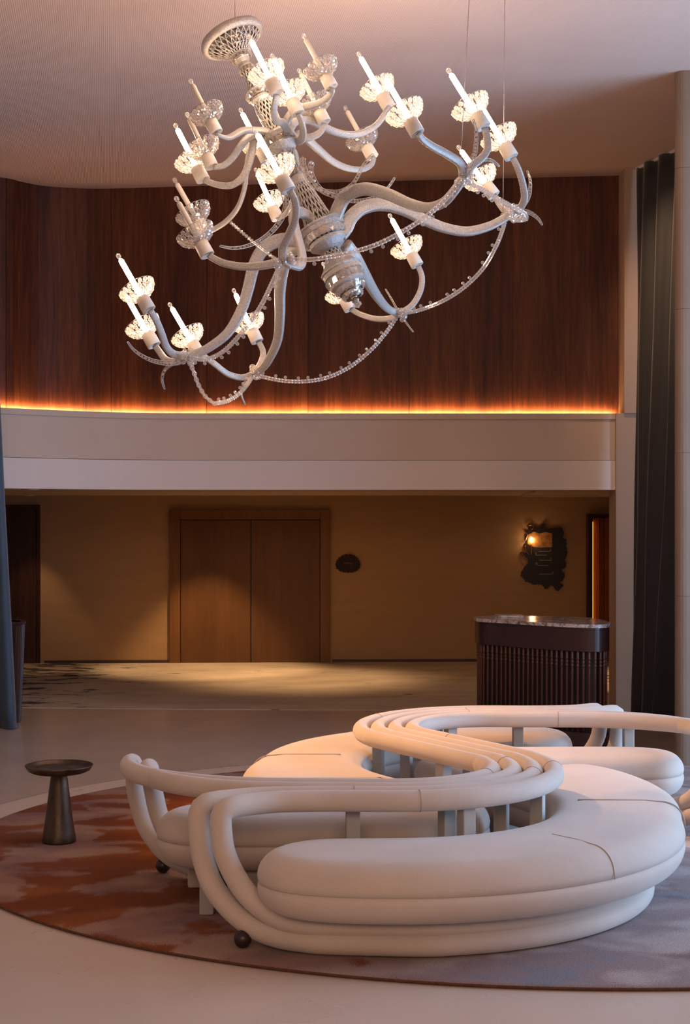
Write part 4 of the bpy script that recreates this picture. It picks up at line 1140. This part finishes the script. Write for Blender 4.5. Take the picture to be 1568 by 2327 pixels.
garland('bead_garland', lerp_path([(574, 855), (560, 876), (542, 896), (515, 912), (487, 917)], NP[4], (NP[4]+NP[5])/2))
garland('bead_chain', lerp_path([(487, 917), (466, 900), (450, 872), (440, 845), (428, 815)], (NP[4]+NP[5])/2, NP[5]), chain=True)
garland('bead_garland', lerp_path([(430, 813), (470, 816), (508, 798), (550, 755), (590, 700), (620, 640), (638, 598)], NP[5], NP[6]))
garland('bead_strap', lerp_path([(526, 507), (572, 547), (618, 583), (640, 594)], NP[6]+Vector((0, .25, 0)), NP[6]), w=.010, beads=False)
# tapered crystal twigs
def twig(pts, ya, yb, r0=.004, rm=.017):
    n = len(pts)-1; P = resample(catmull([at(x, y, ya+(yb-ya)*i/n) for i, (x, y) in enumerate(pts)], 8), .01)
    bm = bmesh.new(); k = len(P)
    rf = lambda t: (r0+(rm-r0)*t**.8)
    for s in (-1, 1):
        Fm = frames(P); Q = []
        for i, p in enumerate(P):
            t, nn, b = Fm[i]; dr = (Vector((0, 0, EYE))-p).normalized(); sd = dr.cross(t).normalized(); Q.append(p+sd*s*rf(i/(k-1)))
        tube(bm, Q, .0028, 5, uvlen=False)
    o = cpart('crystal_twig', bm, 'thread')
    bm = bmesh.new(); i = 0; dist = 0; nxt = 0
    for i, p in enumerate(P):
        if i*.01 >= nxt:
            r = rf(i/(k-1)); t = (P[min(i+1, k-1)]-P[max(i-1, 0)]).normalized(); dr = (Vector((0, 0, EYE))-p).normalized()
            gem(bm, p, dr, max(.005, r*.85), max(.008, r*1.3)); nxt += max(.011, r*1.75)
    c = from_bm('crystals', bm, 'crystal', o, False, off=HUB)
n5, n2, n1, n3, n4, n6 = NP[5].y, NP[2].y, NP[1].y, NP[3].y, NP[4].y, NP[6].y
twig([(290, 777), (303, 794), (325, 810), (355, 822), (393, 825), (424, 812)], n5-.2, n5)
twig([(374, 884), (368, 862), (374, 842), (390, 828), (420, 815)], n5+.2, n5, .004, .013)
twig([(557, 919), (549, 898), (552, 878), (572, 852)], n4+.2, n4, .003, .010)
twig([(876, 657), (890, 680), (906, 710)], n3+.15, n3, .003, .006)
twig([(939, 754), (925, 736), (910, 714)], n3-.15, n3, .003, .006)
twig([(1198, 388), (1205, 410), (1203, 440), (1192, 462), (1170, 484)], n2+.1, n2)
twig([(1232, 511), (1222, 496), (1205, 484), (1186, 480), (1168, 484)], n2-.2, n2)
twig([(1075, 270), (1082, 300), (1080, 340), (1070, 372), (1056, 402)], n1-.15, n1)
twig([(1134, 378), (1120, 366), (1100, 363), (1078, 375), (1058, 400)], n1+.15, n1, .004, .014)
twig([(500, 559), (530, 564), (568, 557), (606, 536), (636, 503), (650, 466), (643, 430), (640, 400)], 9.4, 9.8, .005, .020)
twig([(848, 350), (826, 375), (804, 415), (776, 434), (748, 436), (722, 428), (700, 404), (689, 375), (688, 360)], 9.6, 9.8, .006, .016)
twig([(897, 404), (877, 431), (846, 450), (806, 457), (765, 447), (728, 430), (706, 394), (708, 370)], 10.2, 10.1, .005, .018)
# suspension wires
for (x0, y0), (x1, y1), Y in (((534, 80), (534, -225), 10.15), ((1045, 404), (1077, -210), NP[1].y), ((1143, 488), (1148, -110), NP[2].y), ((700, 300), (700, -240), 10.3)):
    if x0 == 700: continue
    a = at(x0, y0, Y); b = at(x1, y1, Y); b = a+(b-a)*((ZC-a.z)/(b.z-a.z))
    bm = bmesh.new(); tube(bm, [a, b], .0022, 6, uvlen=False); cpart('suspension_wire', bm, 'cable')
